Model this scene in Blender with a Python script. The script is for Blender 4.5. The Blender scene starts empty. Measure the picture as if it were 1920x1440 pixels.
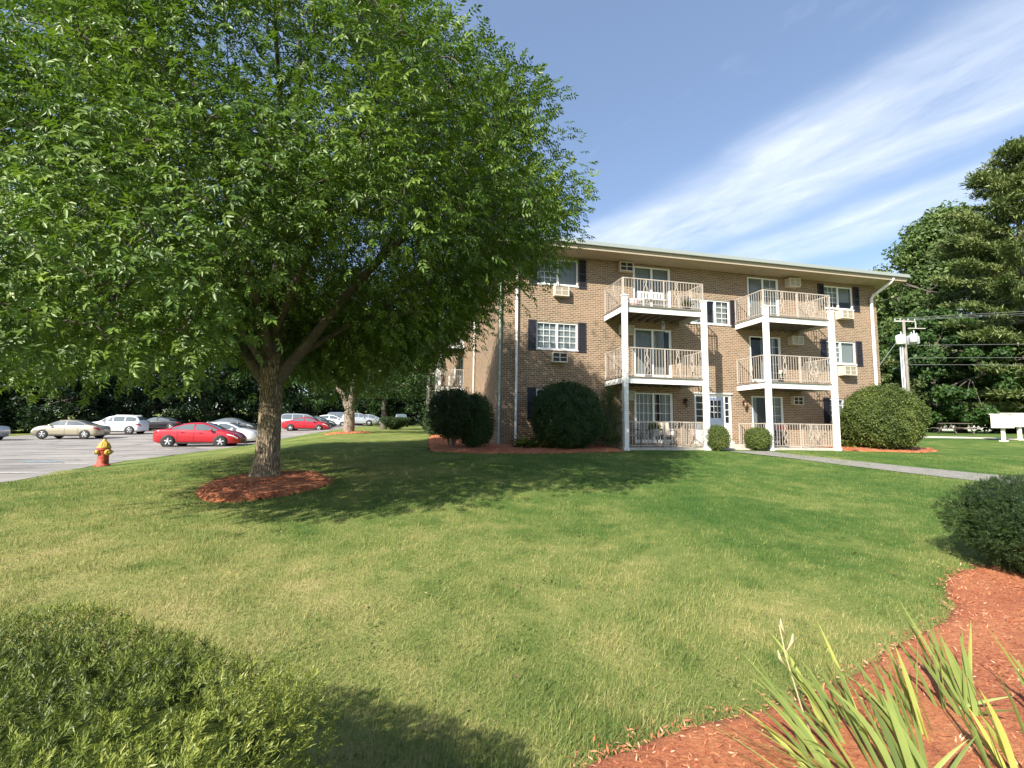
import bpy, bmesh, math, random
import numpy as np
from mathutils import Vector, Matrix, Euler
R_ = math.radians
sc = bpy.context.scene
COL = sc.collection

# ------------------------------------------------------------------ camera
cd = bpy.data.cameras.new('camera')
cam = bpy.data.objects.new('camera', cd); COL.objects.link(cam)
cd.sensor_width = 36.0; cd.lens = 862.0 / 1920.0 * 36.0
cd.clip_start = 0.05; cd.clip_end = 2000
M3 = [[0.999924, -0.012363, 0.0], [-0.001151, -0.093072, -0.995659], [0.01231, 0.995583, -0.093079]]
cam.matrix_world = Matrix.Translation((0, 0, 1.6)) @ Matrix(M3).to_4x4()
sc.camera = cam
sc.view_settings.view_transform = 'Standard'; sc.view_settings.look = 'None'
sc.view_settings.exposure = 1.2; sc.view_settings.gamma = 1.0
sc.view_settings.use_curve_mapping = False
sc.cycles.max_bounces = 6; sc.cycles.diffuse_bounces = 3; sc.cycles.glossy_bounces = 3
sc.cycles.transparent_max_bounces = 8; sc.cycles.transmission_bounces = 4
sc.cycles.use_denoising = True

# ------------------------------------------------------------------ sun and sky
LDIR = Vector((0.858, 1.214, -1.0)).normalized()       # the way the sunlight travels
ELEV = math.asin(-LDIR.z)
sl = bpy.data.lights.new('sun', 'SUN'); sl.energy = 4.6; sl.angle = R_(0.53); sl.color = (1.0, 0.93, 0.82)
so = bpy.data.objects.new('sun', sl); COL.objects.link(so)
so.rotation_euler = LDIR.to_track_quat('-Z', 'Y').to_euler()

w = bpy.data.worlds.new('World'); sc.world = w; w.use_nodes = True
nt = w.node_tree; nt.nodes.clear()
def N(nt, t, **kw):
    n = nt.nodes.new(t)
    for k, v in kw.items():
        if k.startswith('i_'):
            n.inputs[k[2:].replace('_', ' ')].default_value = v
        else:
            setattr(n, k, v)
    return n
def mth(nt, op, a, b=None, c=None, clamp=False):
    n = nt.nodes.new('ShaderNodeMath'); n.operation = op; n.use_clamp = clamp
    for i, v in enumerate((a, b, c)):
        if v is None: continue
        if isinstance(v, (int, float)): n.inputs[i].default_value = v
        else: nt.links.new(v, n.inputs[i])
    return n.outputs[0]
def ramp(nt, fac, stops, interp='LINEAR'):
    n = nt.nodes.new('ShaderNodeValToRGB'); n.color_ramp.interpolation = interp
    el = n.color_ramp.elements
    while len(el) < len(stops): el.new(0.5)
    for e, (p, c) in zip(el, stops):
        e.position = p; e.color = c if len(c) == 4 else (*c, 1)
    nt.links.new(fac, n.inputs[0]); return n.outputs[0]
def mixc(nt, fac, a, b, mode='MIX'):
    n = nt.nodes.new('ShaderNodeMix'); n.data_type = 'RGBA'; n.blend_type = mode
    for i, v in ((0, fac), (6, a), (7, b)):
        if isinstance(v, (int, float)): n.inputs[i].default_value = v
        elif isinstance(v, tuple): n.inputs[i].default_value = v if len(v) == 4 else (*v, 1)
        else: nt.links.new(v, n.inputs[i])
    return n.outputs[2]
sky = N(nt, 'ShaderNodeTexSky', sky_type='NISHITA', sun_disc=False, sun_elevation=ELEV, sun_rotation=math.atan2(-LDIR.x, -LDIR.y),
        altitude=50.0, air_density=1.0, dust_density=0.6, ozone_density=1.6)
tc = N(nt, 'ShaderNodeTexCoord')
sp = N(nt, 'ShaderNodeSeparateXYZ'); nt.links.new(tc.outputs['Generated'], sp.inputs[0])
zc = mth(nt, 'MAXIMUM', sp.outputs[2], 0.04)
px = mth(nt, 'DIVIDE', sp.outputs[0], zc); py = mth(nt, 'DIVIDE', sp.outputs[1], zc)
ca = mth(nt, 'ADD', mth(nt, 'MULTIPLY', px, 0.88), mth(nt, 'MULTIPLY', py, 0.47))      # across the cirrus bands
al = mth(nt, 'SUBTRACT', mth(nt, 'MULTIPLY', py, 0.88), mth(nt, 'MULTIPLY', px, 0.47)) # along them
def skynoise(sa, sl_, scale, det, rough, off=0.0, dist=0.0):
    cb = N(nt, 'ShaderNodeCombineXYZ')
    nt.links.new(mth(nt, 'MULTIPLY', ca, sa), cb.inputs[0]); nt.links.new(mth(nt, 'MULTIPLY', al, sl_), cb.inputs[1])
    cb.inputs[2].default_value = off
    n = N(nt, 'ShaderNodeTexNoise', i_Scale=scale, i_Detail=det, i_Roughness=rough, i_Distortion=dist)
    nt.links.new(cb.outputs[0], n.inputs['Vector']); return n.outputs['Fac']
wob = skynoise(0.5, 1.0, 1.3, 3, 0.5, 7.0)
caw = mth(nt, 'ADD', ca, mth(nt, 'MULTIPLY', mth(nt, 'SUBTRACT', wob, 0.5), 0.36))
def band(c0, c1, c2, c3):
    a = N(nt, 'ShaderNodeMapRange', interpolation_type='SMOOTHSTEP'); a.inputs[1].default_value = c0; a.inputs[2].default_value = c1
    b = N(nt, 'ShaderNodeMapRange', interpolation_type='SMOOTHSTEP'); b.inputs[1].default_value = c2; b.inputs[2].default_value = c3
    b.inputs[3].default_value = 1; b.inputs[4].default_value = 0
    nt.links.new(caw, a.inputs[0]); nt.links.new(caw, b.inputs[0])
    return mth(nt, 'MULTIPLY', a.outputs[0], b.outputs[0])
streak = skynoise(1.9, 0.85, 1.6, 7, 0.58, 3.0, 0.5)
fine = skynoise(5.0, 2.2, 2.0, 6, 0.6, 11.0, 0.3)
den = mth(nt, 'ADD', mth(nt, 'MULTIPLY', streak, 0.7), mth(nt, 'MULTIPLY', fine, 0.3))
b1 = band(1.30, 1.62, 1.86, 2.24)
b2 = mth(nt, 'MULTIPLY', band(2.12, 2.34, 2.55, 2.9), 0.8)
b3 = mth(nt, 'MULTIPLY', band(3.0, 3.4, 5.0, 9.0), 0.45)
bs = mth(nt, 'ADD', mth(nt, 'ADD', b1, b2), b3)
cl = mth(nt, 'MULTIPLY', bs, mth(nt, 'SUBTRACT', mth(nt, 'MULTIPLY', den, 2.5), 0.58), clamp=True)
wisp = mth(nt, 'MULTIPLY', mth(nt, 'SUBTRACT', mth(nt, 'MULTIPLY', den, 3.0), 1.72, clamp=True), 0.35, clamp=True)
cl = mth(nt, 'ADD', cl, wisp, clamp=True)
hz = N(nt, 'ShaderNodeMapRange'); nt.links.new(sp.outputs[2], hz.inputs[0]); hz.inputs[1].default_value = 0.02; hz.inputs[2].default_value = 0.12
cl = mth(nt, 'MULTIPLY', cl, hz.outputs[0], clamp=True)
skyc = mixc(nt, 1.0, mixc(nt, 1.0, sky.outputs[0], (0.6, 0.6, 0.6), 'MULTIPLY'), (0.46, 0.60, 0.92), 'ADD')   # thin high veil
colr = mixc(nt, mth(nt, 'MULTIPLY', cl, 0.7), skyc, (4.2, 4.5, 5.0))
bg = N(nt, 'ShaderNodeBackground'); bg.inputs[1].default_value = 0.118
nt.links.new(colr, bg.inputs[0])
wo = N(nt, 'ShaderNodeOutputWorld'); nt.links.new(bg.outputs[0], wo.inputs[0])

# ------------------------------------------------------------------ helpers
def tag(o, label=None, cat=None, group=None, kind=None):
    if label: o['label'] = label
    if cat: o['category'] = cat
    if group: o['group'] = group
    if kind: o['kind'] = kind
    return o
def empty(name, loc=(0, 0, 0), rz=0.0, label=None, cat=None, group=None):
    o = bpy.data.objects.new(name, None); COL.objects.link(o)
    o.location = loc; o.rotation_euler = (0, 0, rz); o.empty_display_size = 0.2
    return tag(o, label, cat, group)
class MB:
    def __init__(s): s.v = []; s.f = []; s.sm = []
    def add(s, vs, fs, smooth=False):
        b = len(s.v); s.v += [tuple(p) for p in vs]
        s.f += [tuple(i + b for i in f) for f in fs]; s.sm += [smooth] * len(fs); return s
    def box(s, x0, x1, y0, y1, z0, z1):
        return s.add([(x0, y0, z0), (x1, y0, z0), (x1, y1, z0), (x0, y1, z0), (x0, y0, z1), (x1, y0, z1), (x1, y1, z1), (x0, y1, z1)],
                     [(0, 3, 2, 1), (4, 5, 6, 7), (0, 1, 5, 4), (1, 2, 6, 5), (2, 3, 7, 6), (3, 0, 4, 7)])
    def quad(s, a, b, c, d): return s.add([a, b, c, d], [(0, 1, 2, 3)])
    def tube(s, pts, rad, n=8, caps=True, smooth=True):
        pts = [Vector(p) for p in pts]
        if isinstance(rad, (int, float)): rad = [rad] * len(pts)
        vs = []; fs = []; prev = None
        for i, p in enumerate(pts):
            d = (pts[min(i + 1, len(pts) - 1)] - pts[max(i - 1, 0)]).normalized()
            if prev is None:
                a = Vector((1, 0, 0)) if abs(d.x) < 0.8 else Vector((0, 1, 0))
            else: a = prev
            a = (a - d * a.dot(d)).normalized(); prev = a; b = d.cross(a)
            for k in range(n):
                t = 2 * math.pi * k / n
                vs.append(p + (a * math.cos(t) + b * math.sin(t)) * rad[i])
        for i in range(len(pts) - 1):
            for k in range(n):
                k2 = (k + 1) % n
                fs.append((i * n + k, i * n + k2, (i + 1) * n + k2, (i + 1) * n + k))
        if caps:
            fs.append(tuple(range(n - 1, -1, -1))); fs.append(tuple((len(pts) - 1) * n + k for k in range(n)))
        return s.add(vs, fs, smooth)
    def lathe(s, prof, n=20, c=(0, 0, 0), axis='z', smooth=True, caps=True):
        vs = []; fs = []
        for (r, h) in prof:
            for k in range(n):
                t = 2 * math.pi * k / n
                p = (r * math.cos(t), r * math.sin(t), h)
                if axis == 'x': p = (p[2], p[0], p[1])
                elif axis == 'y': p = (p[1], p[2], p[0])
                vs.append((p[0] + c[0], p[1] + c[1], p[2] + c[2]))
        for i in range(len(prof) - 1):
            for k in range(n):
                k2 = (k + 1) % n
                fs.append((i * n + k, i * n + k2, (i + 1) * n + k2, (i + 1) * n + k))
        if caps and prof[0][0] > 1e-4: fs.append(tuple(range(n - 1, -1, -1)))
        if caps and prof[-1][0] > 1e-4: fs.append(tuple((len(prof) - 1) * n + k for k in range(n)))
        return s.add(vs, fs, smooth)
    def prism(s, poly, z0, z1):
        n = len(poly)
        vs = [(p[0], p[1], z0) for p in poly] + [(p[0], p[1], z1) for p in poly]
        fs = [tuple(range(n - 1, -1, -1)), tuple(range(n, 2 * n))] + [(k, (k + 1) % n, n + (k + 1) % n, n + k) for k in range(n)]
        return s.add(vs, fs)
    def build(s, name, mat, parent=None, bevel=0.0):
        me = bpy.data.meshes.new(name); me.from_pydata(s.v, [], s.f); me.validate()
        for p, q in zip(me.polygons, s.sm): p.use_smooth = q
        if mat: me.materials.append(mat)
        o = bpy.data.objects.new(name, me); COL.objects.link(o)
        if parent: o.parent = parent
        if bevel:
            m = o.modifiers.new('bevel', 'BEVEL'); m.width = bevel; m.segments = 2; m.limit_method = 'ANGLE'
        return o
def npmesh(name, V, F, mat, parent=None, tint=None, smooth=False):
    V = np.asarray(V, np.float32); F = np.asarray(F, np.int32); k = F.shape[1]
    me = bpy.data.meshes.new(name)
    me.vertices.add(len(V)); me.vertices.foreach_set('co', V.ravel())
    me.loops.add(F.size); me.loops.foreach_set('vertex_index', F.ravel())
    me.polygons.add(len(F)); me.polygons.foreach_set('loop_start', np.arange(0, F.size, k, dtype=np.int32))
    if smooth: me.polygons.foreach_set('use_smooth', np.ones(len(F), bool))
    if tint is not None:
        a = me.attributes.new('tint', 'FLOAT', 'POINT'); a.data.foreach_set('value', np.asarray(tint, np.float32))
    me.update(); me.validate()
    if mat: me.materials.append(mat)
    o = bpy.data.objects.new(name, me); COL.objects.link(o)
    if parent: o.parent = parent
    return o
def nrm(a): return a / np.maximum(np.linalg.norm(a, axis=-1, keepdims=True), 1e-9)
def leaf_arrays(P, D, Nn, L, W, tint, fold=0.18, droop=0.0):
    """leaves as two triangles each: base, right, tip, left"""
    n = len(P); D = nrm(D); S = nrm(np.cross(D, Nn)); U = np.cross(S, D)
    L = np.broadcast_to(np.asarray(L, float), (n,))[:, None]; W = np.broadcast_to(np.asarray(W, float), (n,))[:, None]
    mid = P + D * L * 0.42 + U * (W * fold)
    V = np.stack([P, mid + S * W * 0.5, P + D * L - U * L * droop, mid - S * W * 0.5], 1).reshape(-1, 3)
    b = (np.arange(n) * 4)[:, None]
    F = np.concatenate([b + np.array([[0, 1, 2]]), b + np.array([[0, 2, 3]])], 1).reshape(-1, 3)
    return V, F, np.repeat(tint, 4)
def rdir(rs, n):
    return nrm(rs.normal(size=(n, 3)))
def smooth01(a, b, x):
    t = np.clip((x - a) / (b - a), 0, 1); return t * t * (3 - 2 * t)

# ------------------------------------------------------------------ materials
def mat(name):
    m = bpy.data.materials.new(name); m.use_nodes = True
    n = m.node_tree; b = n.nodes['Principled BSDF']; return m, n, b
def plain(name, col, rough=0.6, metal=0.0, spec=0.5, noise=0.0, nscale=8.0, bump=0.0, coat=0.0):
    m, n, b = mat(name)
    b.inputs['Base Color'].default_value = (*col, 1); b.inputs['Roughness'].default_value = rough
    b.inputs['Metallic'].default_value = metal; b.inputs['Specular IOR Level'].default_value = spec
    b.inputs['Coat Weight'].default_value = coat; b.inputs['Coat Roughness'].default_value = 0.05
    if noise or bump:
        t = N(n, 'ShaderNodeTexCoord'); x = N(n, 'ShaderNodeTexNoise', i_Scale=nscale, i_Detail=6, i_Roughness=0.65)
        n.links.new(t.outputs['Object'], x.inputs['Vector'])
        if noise:
            lo = tuple(c * (1 - noise) for c in col); hi = tuple(min(1, c * (1 + noise)) for c in col)
            n.links.new(ramp(n, x.outputs['Fac'], [(0.3, lo), (0.7, hi)]), b.inputs['Base Color'])
        if bump:
            q = N(n, 'ShaderNodeBump', i_Strength=bump, i_Distance=0.02); n.links.new(x.outputs['Fac'], q.inputs['Height']); n.links.new(q.outputs[0], b.inputs['Normal'])
    return m
def foliage(name, dark, mid, light, trans=0.3, rough=0.5, nscale=0.6, spec=0.35):
    """leaf material: colour varies leaf by leaf (tint) and in broad patches"""
    m, n, b = mat(name)
    a = N(n, 'ShaderNodeAttribute', attribute_name='tint')
    t = N(n, 'ShaderNodeTexCoord'); x = N(n, 'ShaderNodeTexNoise', i_Scale=nscale, i_Detail=3)
    n.links.new(t.outputs['Object'], x.inputs['Vector'])
    f = mth(n, 'ADD', mth(n, 'MULTIPLY', a.outputs['Fac'], 0.75), mth(n, 'MULTIPLY', mth(n, 'SUBTRACT', x.outputs['Fac'], 0.5), 0.7), clamp=True)
    c = ramp(n, f, [(0.0, dark), (0.45, mid), (1.0, light)])
    n.links.new(c, b.inputs['Base Color']); b.inputs['Roughness'].default_value = rough; b.inputs['Specular IOR Level'].default_value = spec
    tr = N(n, 'ShaderNodeBsdfTranslucent'); n.links.new(mixc(n, 1.0, c, (1.15, 1.25, 0.55), 'MULTIPLY'), tr.inputs[0])
    mx = N(n, 'ShaderNodeMixShader'); mx.inputs[0].default_value = trans
    n.links.new(b.outputs[0], mx.inputs[1]); n.links.new(tr.outputs[0], mx.inputs[2])
    n.links.new(mx.outputs[0], n.nodes['Material Output'].inputs[0]); return m
M = {}
M['leaf_main'] = foliage('leaf_main', (0.036, 0.078, 0.013), (0.112, 0.188, 0.027), (0.255, 0.325, 0.065), 0.28, 0.42)
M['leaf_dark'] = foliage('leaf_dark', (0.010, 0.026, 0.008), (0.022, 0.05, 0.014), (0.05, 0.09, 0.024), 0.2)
M['leaf_mid'] = foliage('leaf_mid', (0.020, 0.05, 0.012), (0.045, 0.095, 0.022), (0.09, 0.15, 0.035), 0.28)
M['leaf_oak'] = foliage('leaf_oak', (0.045, 0.085, 0.026), (0.115, 0.175, 0.048), (0.20, 0.25, 0.08), 0.28)
M['leaf_pine'] = foliage('leaf_pine', (0.06, 0.10, 0.035), (0.15, 0.19, 0.06), (0.26, 0.28, 0.10), 0.15)
M['leaf_olive'] = foliage('leaf_olive', (0.04, 0.07, 0.02), (0.09, 0.12, 0.035), (0.17, 0.17, 0.05), 0.25)
M['yew'] = foliage('yew', (0.045, 0.068, 0.016), (0.175, 0.22, 0.038), (0.45, 0.46, 0.11), 0.22, 0.45, 2.5)
M['yew_dark'] = foliage('yew_dark', (0.014, 0.032, 0.010), (0.032, 0.062, 0.016), (0.075, 0.11, 0.026), 0.15, 0.5, 2.0)
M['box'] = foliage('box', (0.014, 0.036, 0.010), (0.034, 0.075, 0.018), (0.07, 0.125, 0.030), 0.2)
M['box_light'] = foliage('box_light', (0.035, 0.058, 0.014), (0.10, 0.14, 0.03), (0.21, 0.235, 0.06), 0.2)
M['iris'] = foliage('iris', (0.15, 0.22, 0.075), (0.32, 0.39, 0.115), (0.58, 0.53, 0.13), 0.35, 0.4, 3.0)
M['hosta'] = foliage('hosta', (0.08, 0.12, 0.03), (0.16, 0.2, 0.05), (0.28, 0.3, 0.08), 0.3)
M['twig'] = plain('twig', (0.16, 0.13, 0.10), 0.85, noise=0.4, nscale=20)
M['white'] = plain('white_paint', (0.76, 0.75, 0.72), 0.5, noise=0.12, nscale=4)
M['vinyl'] = plain('white_vinyl', (0.78, 0.78, 0.76), 0.4)
M['rail'] = plain('rail_paint', (0.41, 0.36, 0.305), 0.5, noise=0.1, nscale=5)
M['black'] = plain('black_plastic', (0.012, 0.012, 0.014), 0.5)
M['shutter'] = plain('shutter', (0.016, 0.016, 0.024), 0.55)
M['soffit'] = plain('soffit', (0.42, 0.33, 0.235), 0.75, noise=0.1, nscale=2)
M['fascia'] = plain('fascia', (0.38, 0.31, 0.22), 0.55, noise=0.08)
M['gutter'] = plain('gutter', (0.28, 0.31, 0.29), 0.45)
M['roofing'] = plain('roofing', (0.12, 0.12, 0.125), 0.9, noise=0.3, nscale=30)
M['acbox'] = plain('ac_box', (0.62, 0.55, 0.44), 0.5)
M['acgrille'] = plain('ac_grille', (0.30, 0.31, 0.30), 0.5)
M['copper_pipe'] = plain('green_pipe', (0.30, 0.40, 0.33), 0.5, noise=0.15)
M['deck'] = plain('deck', (0.20, 0.17, 0.14), 0.8, noise=0.3, nscale=6)
M['concrete'] = plain('concrete', (0.46, 0.42, 0.36), 0.9, noise=0.18, nscale=6, bump=0.3)
M['metal'] = plain('galvanised', (0.55, 0.57, 0.58), 0.4, metal=0.4, noise=0.1)
M['dkmetal'] = plain('dark_metal', (0.03, 0.028, 0.028), 0.45)
M['lampmat'] = plain('lamp_bronze', (0.05, 0.025, 0.015), 0.5)
M['cushion'] = plain('cushion', (0.42, 0.35, 0.28), 0.9, noise=0.1)
M['blind'] = plain('blind', (0.55, 0.55, 0.52), 0.8)
M['doorpaint'] = plain('door_paint', (0.50, 0.56, 0.68), 0.4)
M['polewood'] = plain('pole_wood', (0.22, 0.20, 0.17), 0.85, noise=0.25, nscale=6)
M['wire'] = plain('wire', (0.24, 0.25, 0.25), 0.5)
M['cbu'] = plain('mailbox_paint', (0.72, 0.70, 0.62), 0.5, noise=0.04)
# ------------------------------------------------------------------ terrain
TH = R_(12.48); CT, ST = math.cos(TH), math.sin(TH)
def lotz(x, y):
    t = 0.045 * (y - 29) + 0.02 * (x + 20)
    return 0.13 + 0.5 * (t + np.sqrt(t * t + 0.04))
def gz(x, y):
    x = np.asarray(x, float); y = np.asarray(y, float)
    s = CT * x + ST * y; q = -ST * x + CT * y
    p = np.interp(q, [-50, 1.5, 3, 13, 15.2, 17.2, 22, 28, 45, 80, 400], [0, 0, .06, .70, .80, .88, 1.0, 1.12, 1.25, 1.6, 2.5])
    p = p + 0.42 * smooth01(19, 27, x) * smooth01(12, 18, q)
    k = smooth01(-10.5, -3.0, s); near = smooth01(5, 11, y)
    l = lotz(x, y) * near + p * (1 - near)
    return l * (1 - k) + p * k
def G(x, y): return float(gz(x, y))
def w2b(x, y): return CT * x + ST * y, -ST * x + CT * y
def b2w(s, q): return CT * s - ST * q, ST * s + CT * q
EDQ = [5, 8, 10, 12.4, 15, 18, 24, 31, 38, 46, 60, 110]; EDS = [-13, -9.6, -8.6, -8.7, -9.4, -10.15, -10.3, -9.8, -9.0, -7.6, -6.2, -4]
def lot_edge(q): return np.interp(q, EDQ, EDS)

def lawn_colour(n, vec):
    """dry straw and green patches, fixed to the ground"""
    big = N(n, 'ShaderNodeTexNoise', i_Scale=0.42, i_Detail=5, i_Roughness=0.62, i_Distortion=0.4); n.links.new(vec, big.inputs['Vector'])
    med = N(n, 'ShaderNodeTexNoise', i_Scale=2.3, i_Detail=7, i_Roughness=0.72); n.links.new(vec, med.inputs['Vector'])
    sp = N(n, 'ShaderNodeSeparateXYZ'); n.links.new(vec, sp.inputs[0])
    gx = N(n, 'ShaderNodeMapRange', interpolation_type='SMOOTHSTEP'); n.links.new(sp.outputs[0], gx.inputs[0])
    gx.inputs[1].default_value = -4.5; gx.inputs[2].default_value = 4.0; gx.inputs[3].default_value = 0.0; gx.inputs[4].default_value = 0.095
    gy = N(n, 'ShaderNodeMapRange', interpolation_type='SMOOTHSTEP'); n.links.new(sp.outputs[1], gy.inputs[0])
    gy.inputs[1].default_value = 3.5; gy.inputs[2].default_value = 8.0; gy.inputs[3].default_value = -0.05; gy.inputs[4].default_value = 0.05
    f = mth(n, 'ADD', mth(n, 'ADD', mth(n, 'MULTIPLY', big.outputs[0], 0.52), mth(n, 'MULTIPLY', med.outputs[0], 0.48)), mth(n, 'ADD', gx.outputs[0], gy.outputs[0]))
    return mth(n, 'ADD', mth(n, 'MULTIPLY', mth(n, 'SUBTRACT', f, 0.52), 1.25), 0.52)
LAWNSTOPS = [(0.28, (0.49, 0.42, 0.19)), (0.41, (0.335, 0.335, 0.115)), (0.54, (0.215, 0.262, 0.073)), (0.67, (0.115, 0.188, 0.042)), (0.81, (0.062, 0.138, 0.028))]
m, n, b = mat('lawn'); M['lawn'] = m
geo = N(n, 'ShaderNodeNewGeometry')
f = lawn_colour(n, geo.outputs['Position'])
fn = N(n, 'ShaderNodeTexNoise', i_Scale=28, i_Detail=5, i_Roughness=0.75); n.links.new(geo.outputs['Position'], fn.inputs['Vector'])
f2 = mth(n, 'ADD', f, mth(n, 'MULTIPLY', mth(n, 'SUBTRACT', fn.outputs[0], 0.5), 0.22))
n.links.new(mixc(n, 1.0, ramp(n, f2, LAWNSTOPS), (0.85, 0.85, 0.85), 'MULTIPLY'), b.inputs['Base Color']); b.inputs['Roughness'].default_value = 0.95; b.inputs['Specular IOR Level'].default_value = 0.1
bp = N(n, 'ShaderNodeBump', i_Strength=0.8, i_Distance=0.05); n.links.new(fn.outputs[0], bp.inputs['Height']); n.links.new(bp.outputs[0], b.inputs['Normal'])
m, n, b = mat('grass'); M['grass'] = m
geo = N(n, 'ShaderNodeNewGeometry'); a = N(n, 'ShaderNodeAttribute', attribute_name='tint')
f = lawn_colour(n, geo.outputs['Position'])
f2 = mth(n, 'ADD', f, mth(n, 'MULTIPLY', mth(n, 'SUBTRACT', a.outputs['Fac'], 0.5), 0.42))
gc = ramp(n, f2, LAWNSTOPS); n.links.new(gc, b.inputs['Base Color']); b.inputs['Roughness'].default_value = 0.6; b.inputs['Specular IOR Level'].default_value = 0.25
tr = N(n, 'ShaderNodeBsdfTranslucent'); n.links.new(gc, tr.inputs[0])
mx = N(n, 'ShaderNodeMixShader'); mx.inputs[0].default_value = 0.3
n.links.new(b.outputs[0], mx.inputs[1]); n.links.new(tr.outputs[0], mx.inputs[2]); n.links.new(mx.outputs[0], n.nodes['Material Output'].inputs[0])

def grid(name, xs, ys, fn, mt, kind):
    X, Y = np.meshgrid(xs, ys); Z = fn(X, Y)
    V = np.stack([X, Y, Z], -1).reshape(-1, 3); nx, ny = len(xs), len(ys)
    i = (np.arange(ny - 1)[:, None] * nx + np.arange(nx - 1)[None]).reshape(-1)
    F = np.stack([i, i + 1, i + nx + 1, i + nx], 1)
    o = npmesh(name, V, F, mt, smooth=True); return tag(o, kind=kind)
def ax(a, b, near, step, far):
    l = [0.0]; st = step
    while l[-1] < b: l.append(l[-1] + (st if l[-1] < near else max(st, (l[-1] - near) * far + st)))
    r = [0.0]
    while r[-1] > a: r.append(r[-1] - (st if -r[-1] < near else max(st, (-r[-1] - near) * far + st)))
    return np.array(r[:0:-1] + l)
def lawnz(X, Y):
    s = CT * X + ST * Y; q = -ST * X + CT * Y
    d = lot_edge(q) - s
    inlot = (d > 0.4) & (s > -33.6) & (q > 4.5) & (q < 110)
    return gz(X, Y) - np.where(inlot, 0.12, 0.0) + 0.012 * np.sin(X * 1.7 + 0.6 * Y) * np.sin(Y * 1.3)
tag(grid('ground', ax(-500, 500, 34, 0.5, 0.12), ax(-60, 700, 50, 0.5, 0.12), lawnz, M['lawn'], 'structure'), 'mown lawn patchy with dry straw and green grass, rising to the brick building', 'lawn')

# parking lot
m, n, b = mat('asphalt'); M['asphalt'] = m
geo = N(n, 'ShaderNodeNewGeometry')
a1 = N(n, 'ShaderNodeTexNoise', i_Scale=0.35, i_Detail=5, i_Roughness=0.6); n.links.new(geo.outputs['Position'], a1.inputs['Vector'])
mpg = N(n, 'ShaderNodeMapping'); n.links.new(geo.outputs['Position'], mpg.inputs[0]); mpg.inputs['Rotation'].default_value = (0, 0, -0.5); mpg.inputs['Scale'].default_value = (0.06, 0.9, 1)
a2 = N(n, 'ShaderNodeTexNoise', i_Scale=1.0, i_Detail=4, i_Roughness=0.6); n.links.new(mpg.outputs[0], a2.inputs['Vector'])
a3 = N(n, 'ShaderNodeTexNoise', i_Scale=40, i_Detail=3); n.links.new(geo.outputs['Position'], a3.inputs['Vector'])
fa = mth(n, 'ADD', mth(n, 'MULTIPLY', a1.outputs[0], 0.5), mth(n, 'ADD', mth(n, 'MULTIPLY', a2.outputs[0], 0.35), mth(n, 'MULTIPLY', a3.outputs[0], 0.15)))
vc = N(n, 'ShaderNodeTexVoronoi', i_Scale=0.22); vc.feature = 'DISTANCE_TO_EDGE'
vd = N(n, 'ShaderNodeVectorMath', operation='MULTIPLY_ADD'); n.links.new(a1.outputs['Color'], vd.inputs[0]); vd.inputs[1].default_value = (5, 5, 0); n.links.new(geo.outputs['Position'], vd.inputs[2]); n.links.new(vd.outputs[0], vc.inputs['Vector'])
fa = mth(n, 'SUBTRACT', fa, mth(n, 'MULTIPLY', mth(n, 'LESS_THAN', vc.outputs['Distance'], 0.014), 0.13))   # sealed cracks
n.links.new(ramp(n, fa, [(0.36, (0.13, 0.122, 0.115)), (0.46, (0.23, 0.213, 0.195)), (0.6, (0.35, 0.318, 0.285))]), b.inputs['Base Color'])
b.inputs['Roughness'].default_value = 0.9
qs = np.concatenate([np.arange(5, 60, 1.0), np.arange(60, 111, 5.0)]); ts = np.linspace(0, 1, 26)
S = lot_edge(qs)[:, None] * (1 - ts) + (-34.0) * ts; Q = np.broadcast_to(qs[:, None], S.shape)
X, Y = b2w(S, Q); Z = gz(X, Y) + 0.004
nx = len(ts); ny = len(qs); i = (np.arange(ny - 1)[:, None] * nx + np.arange(nx - 1)[None]).reshape(-1)
lot = npmesh('parking_lot', np.stack([X, Y, Z], -1).reshape(-1, 3), np.stack([i, i + nx, i + nx + 1, i + 1], 1), M['asphalt'], smooth=True)
tag(lot, 'sunlit grey asphalt parking lot left of the lawn', 'parking lot', kind='structure')
M['paint'] = plain('road_paint', (0.62, 0.6, 0.56), 0.8, noise=0.25, nscale=10)
M['bluepaint'] = plain('blue_paint', (0.24, 0.36, 0.42), 0.8, noise=0.35, nscale=5)
def stripe(mb, x0, y0, x1, y1, wd, nseg=10):
    d = Vector((x1 - x0, y1 - y0)).normalized(); p = Vector((-d.y, d.x)) * wd / 2
    for k in range(nseg):
        a = Vector((x0, y0)).lerp(Vector((x1, y1)), k / nseg); c = Vector((x0, y0)).lerp(Vector((x1, y1)), (k + 1) / nseg)
        mb.quad(*[(v.x, v.y, G(v.x, v.y) + 0.022) for v in (a - p, c - p, c + p, a + p)])
mb = MB()
for q in (15.6, 18.6, 21.4, 24.4, 27.3, 30.3, 33.2, 36.2, 39.1):
    e = float(lot_edge(q)); x0, y0 = b2w(e - 0.5, q); x1, y1 = b2w(e - 5.6, q); stripe(mb, x0, y0, x1, y1, 0.12)
for q in (24.0, 27.0, 30.0, 33.0, 36.0, 45.3, 48.2):
    x0, y0 = b2w(-33.4, q); x1, y1 = b2w(-28.3, q); stripe(mb, x0, y0, x1, y1, 0.12)
tag(mb.build('parking_markings', M['paint']), 'faded white painted bay lines on the asphalt', 'markings', kind='structure')
mb = MB(); stripe(mb, -17.3, 16.5, -16.2, 16.7, 0.35, 3)
tag(mb.build('parking_symbol_paint', M['bluepaint']), 'worn pale blue painted patch on the asphalt behind the hydrant', 'markings', kind='structure')

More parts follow.
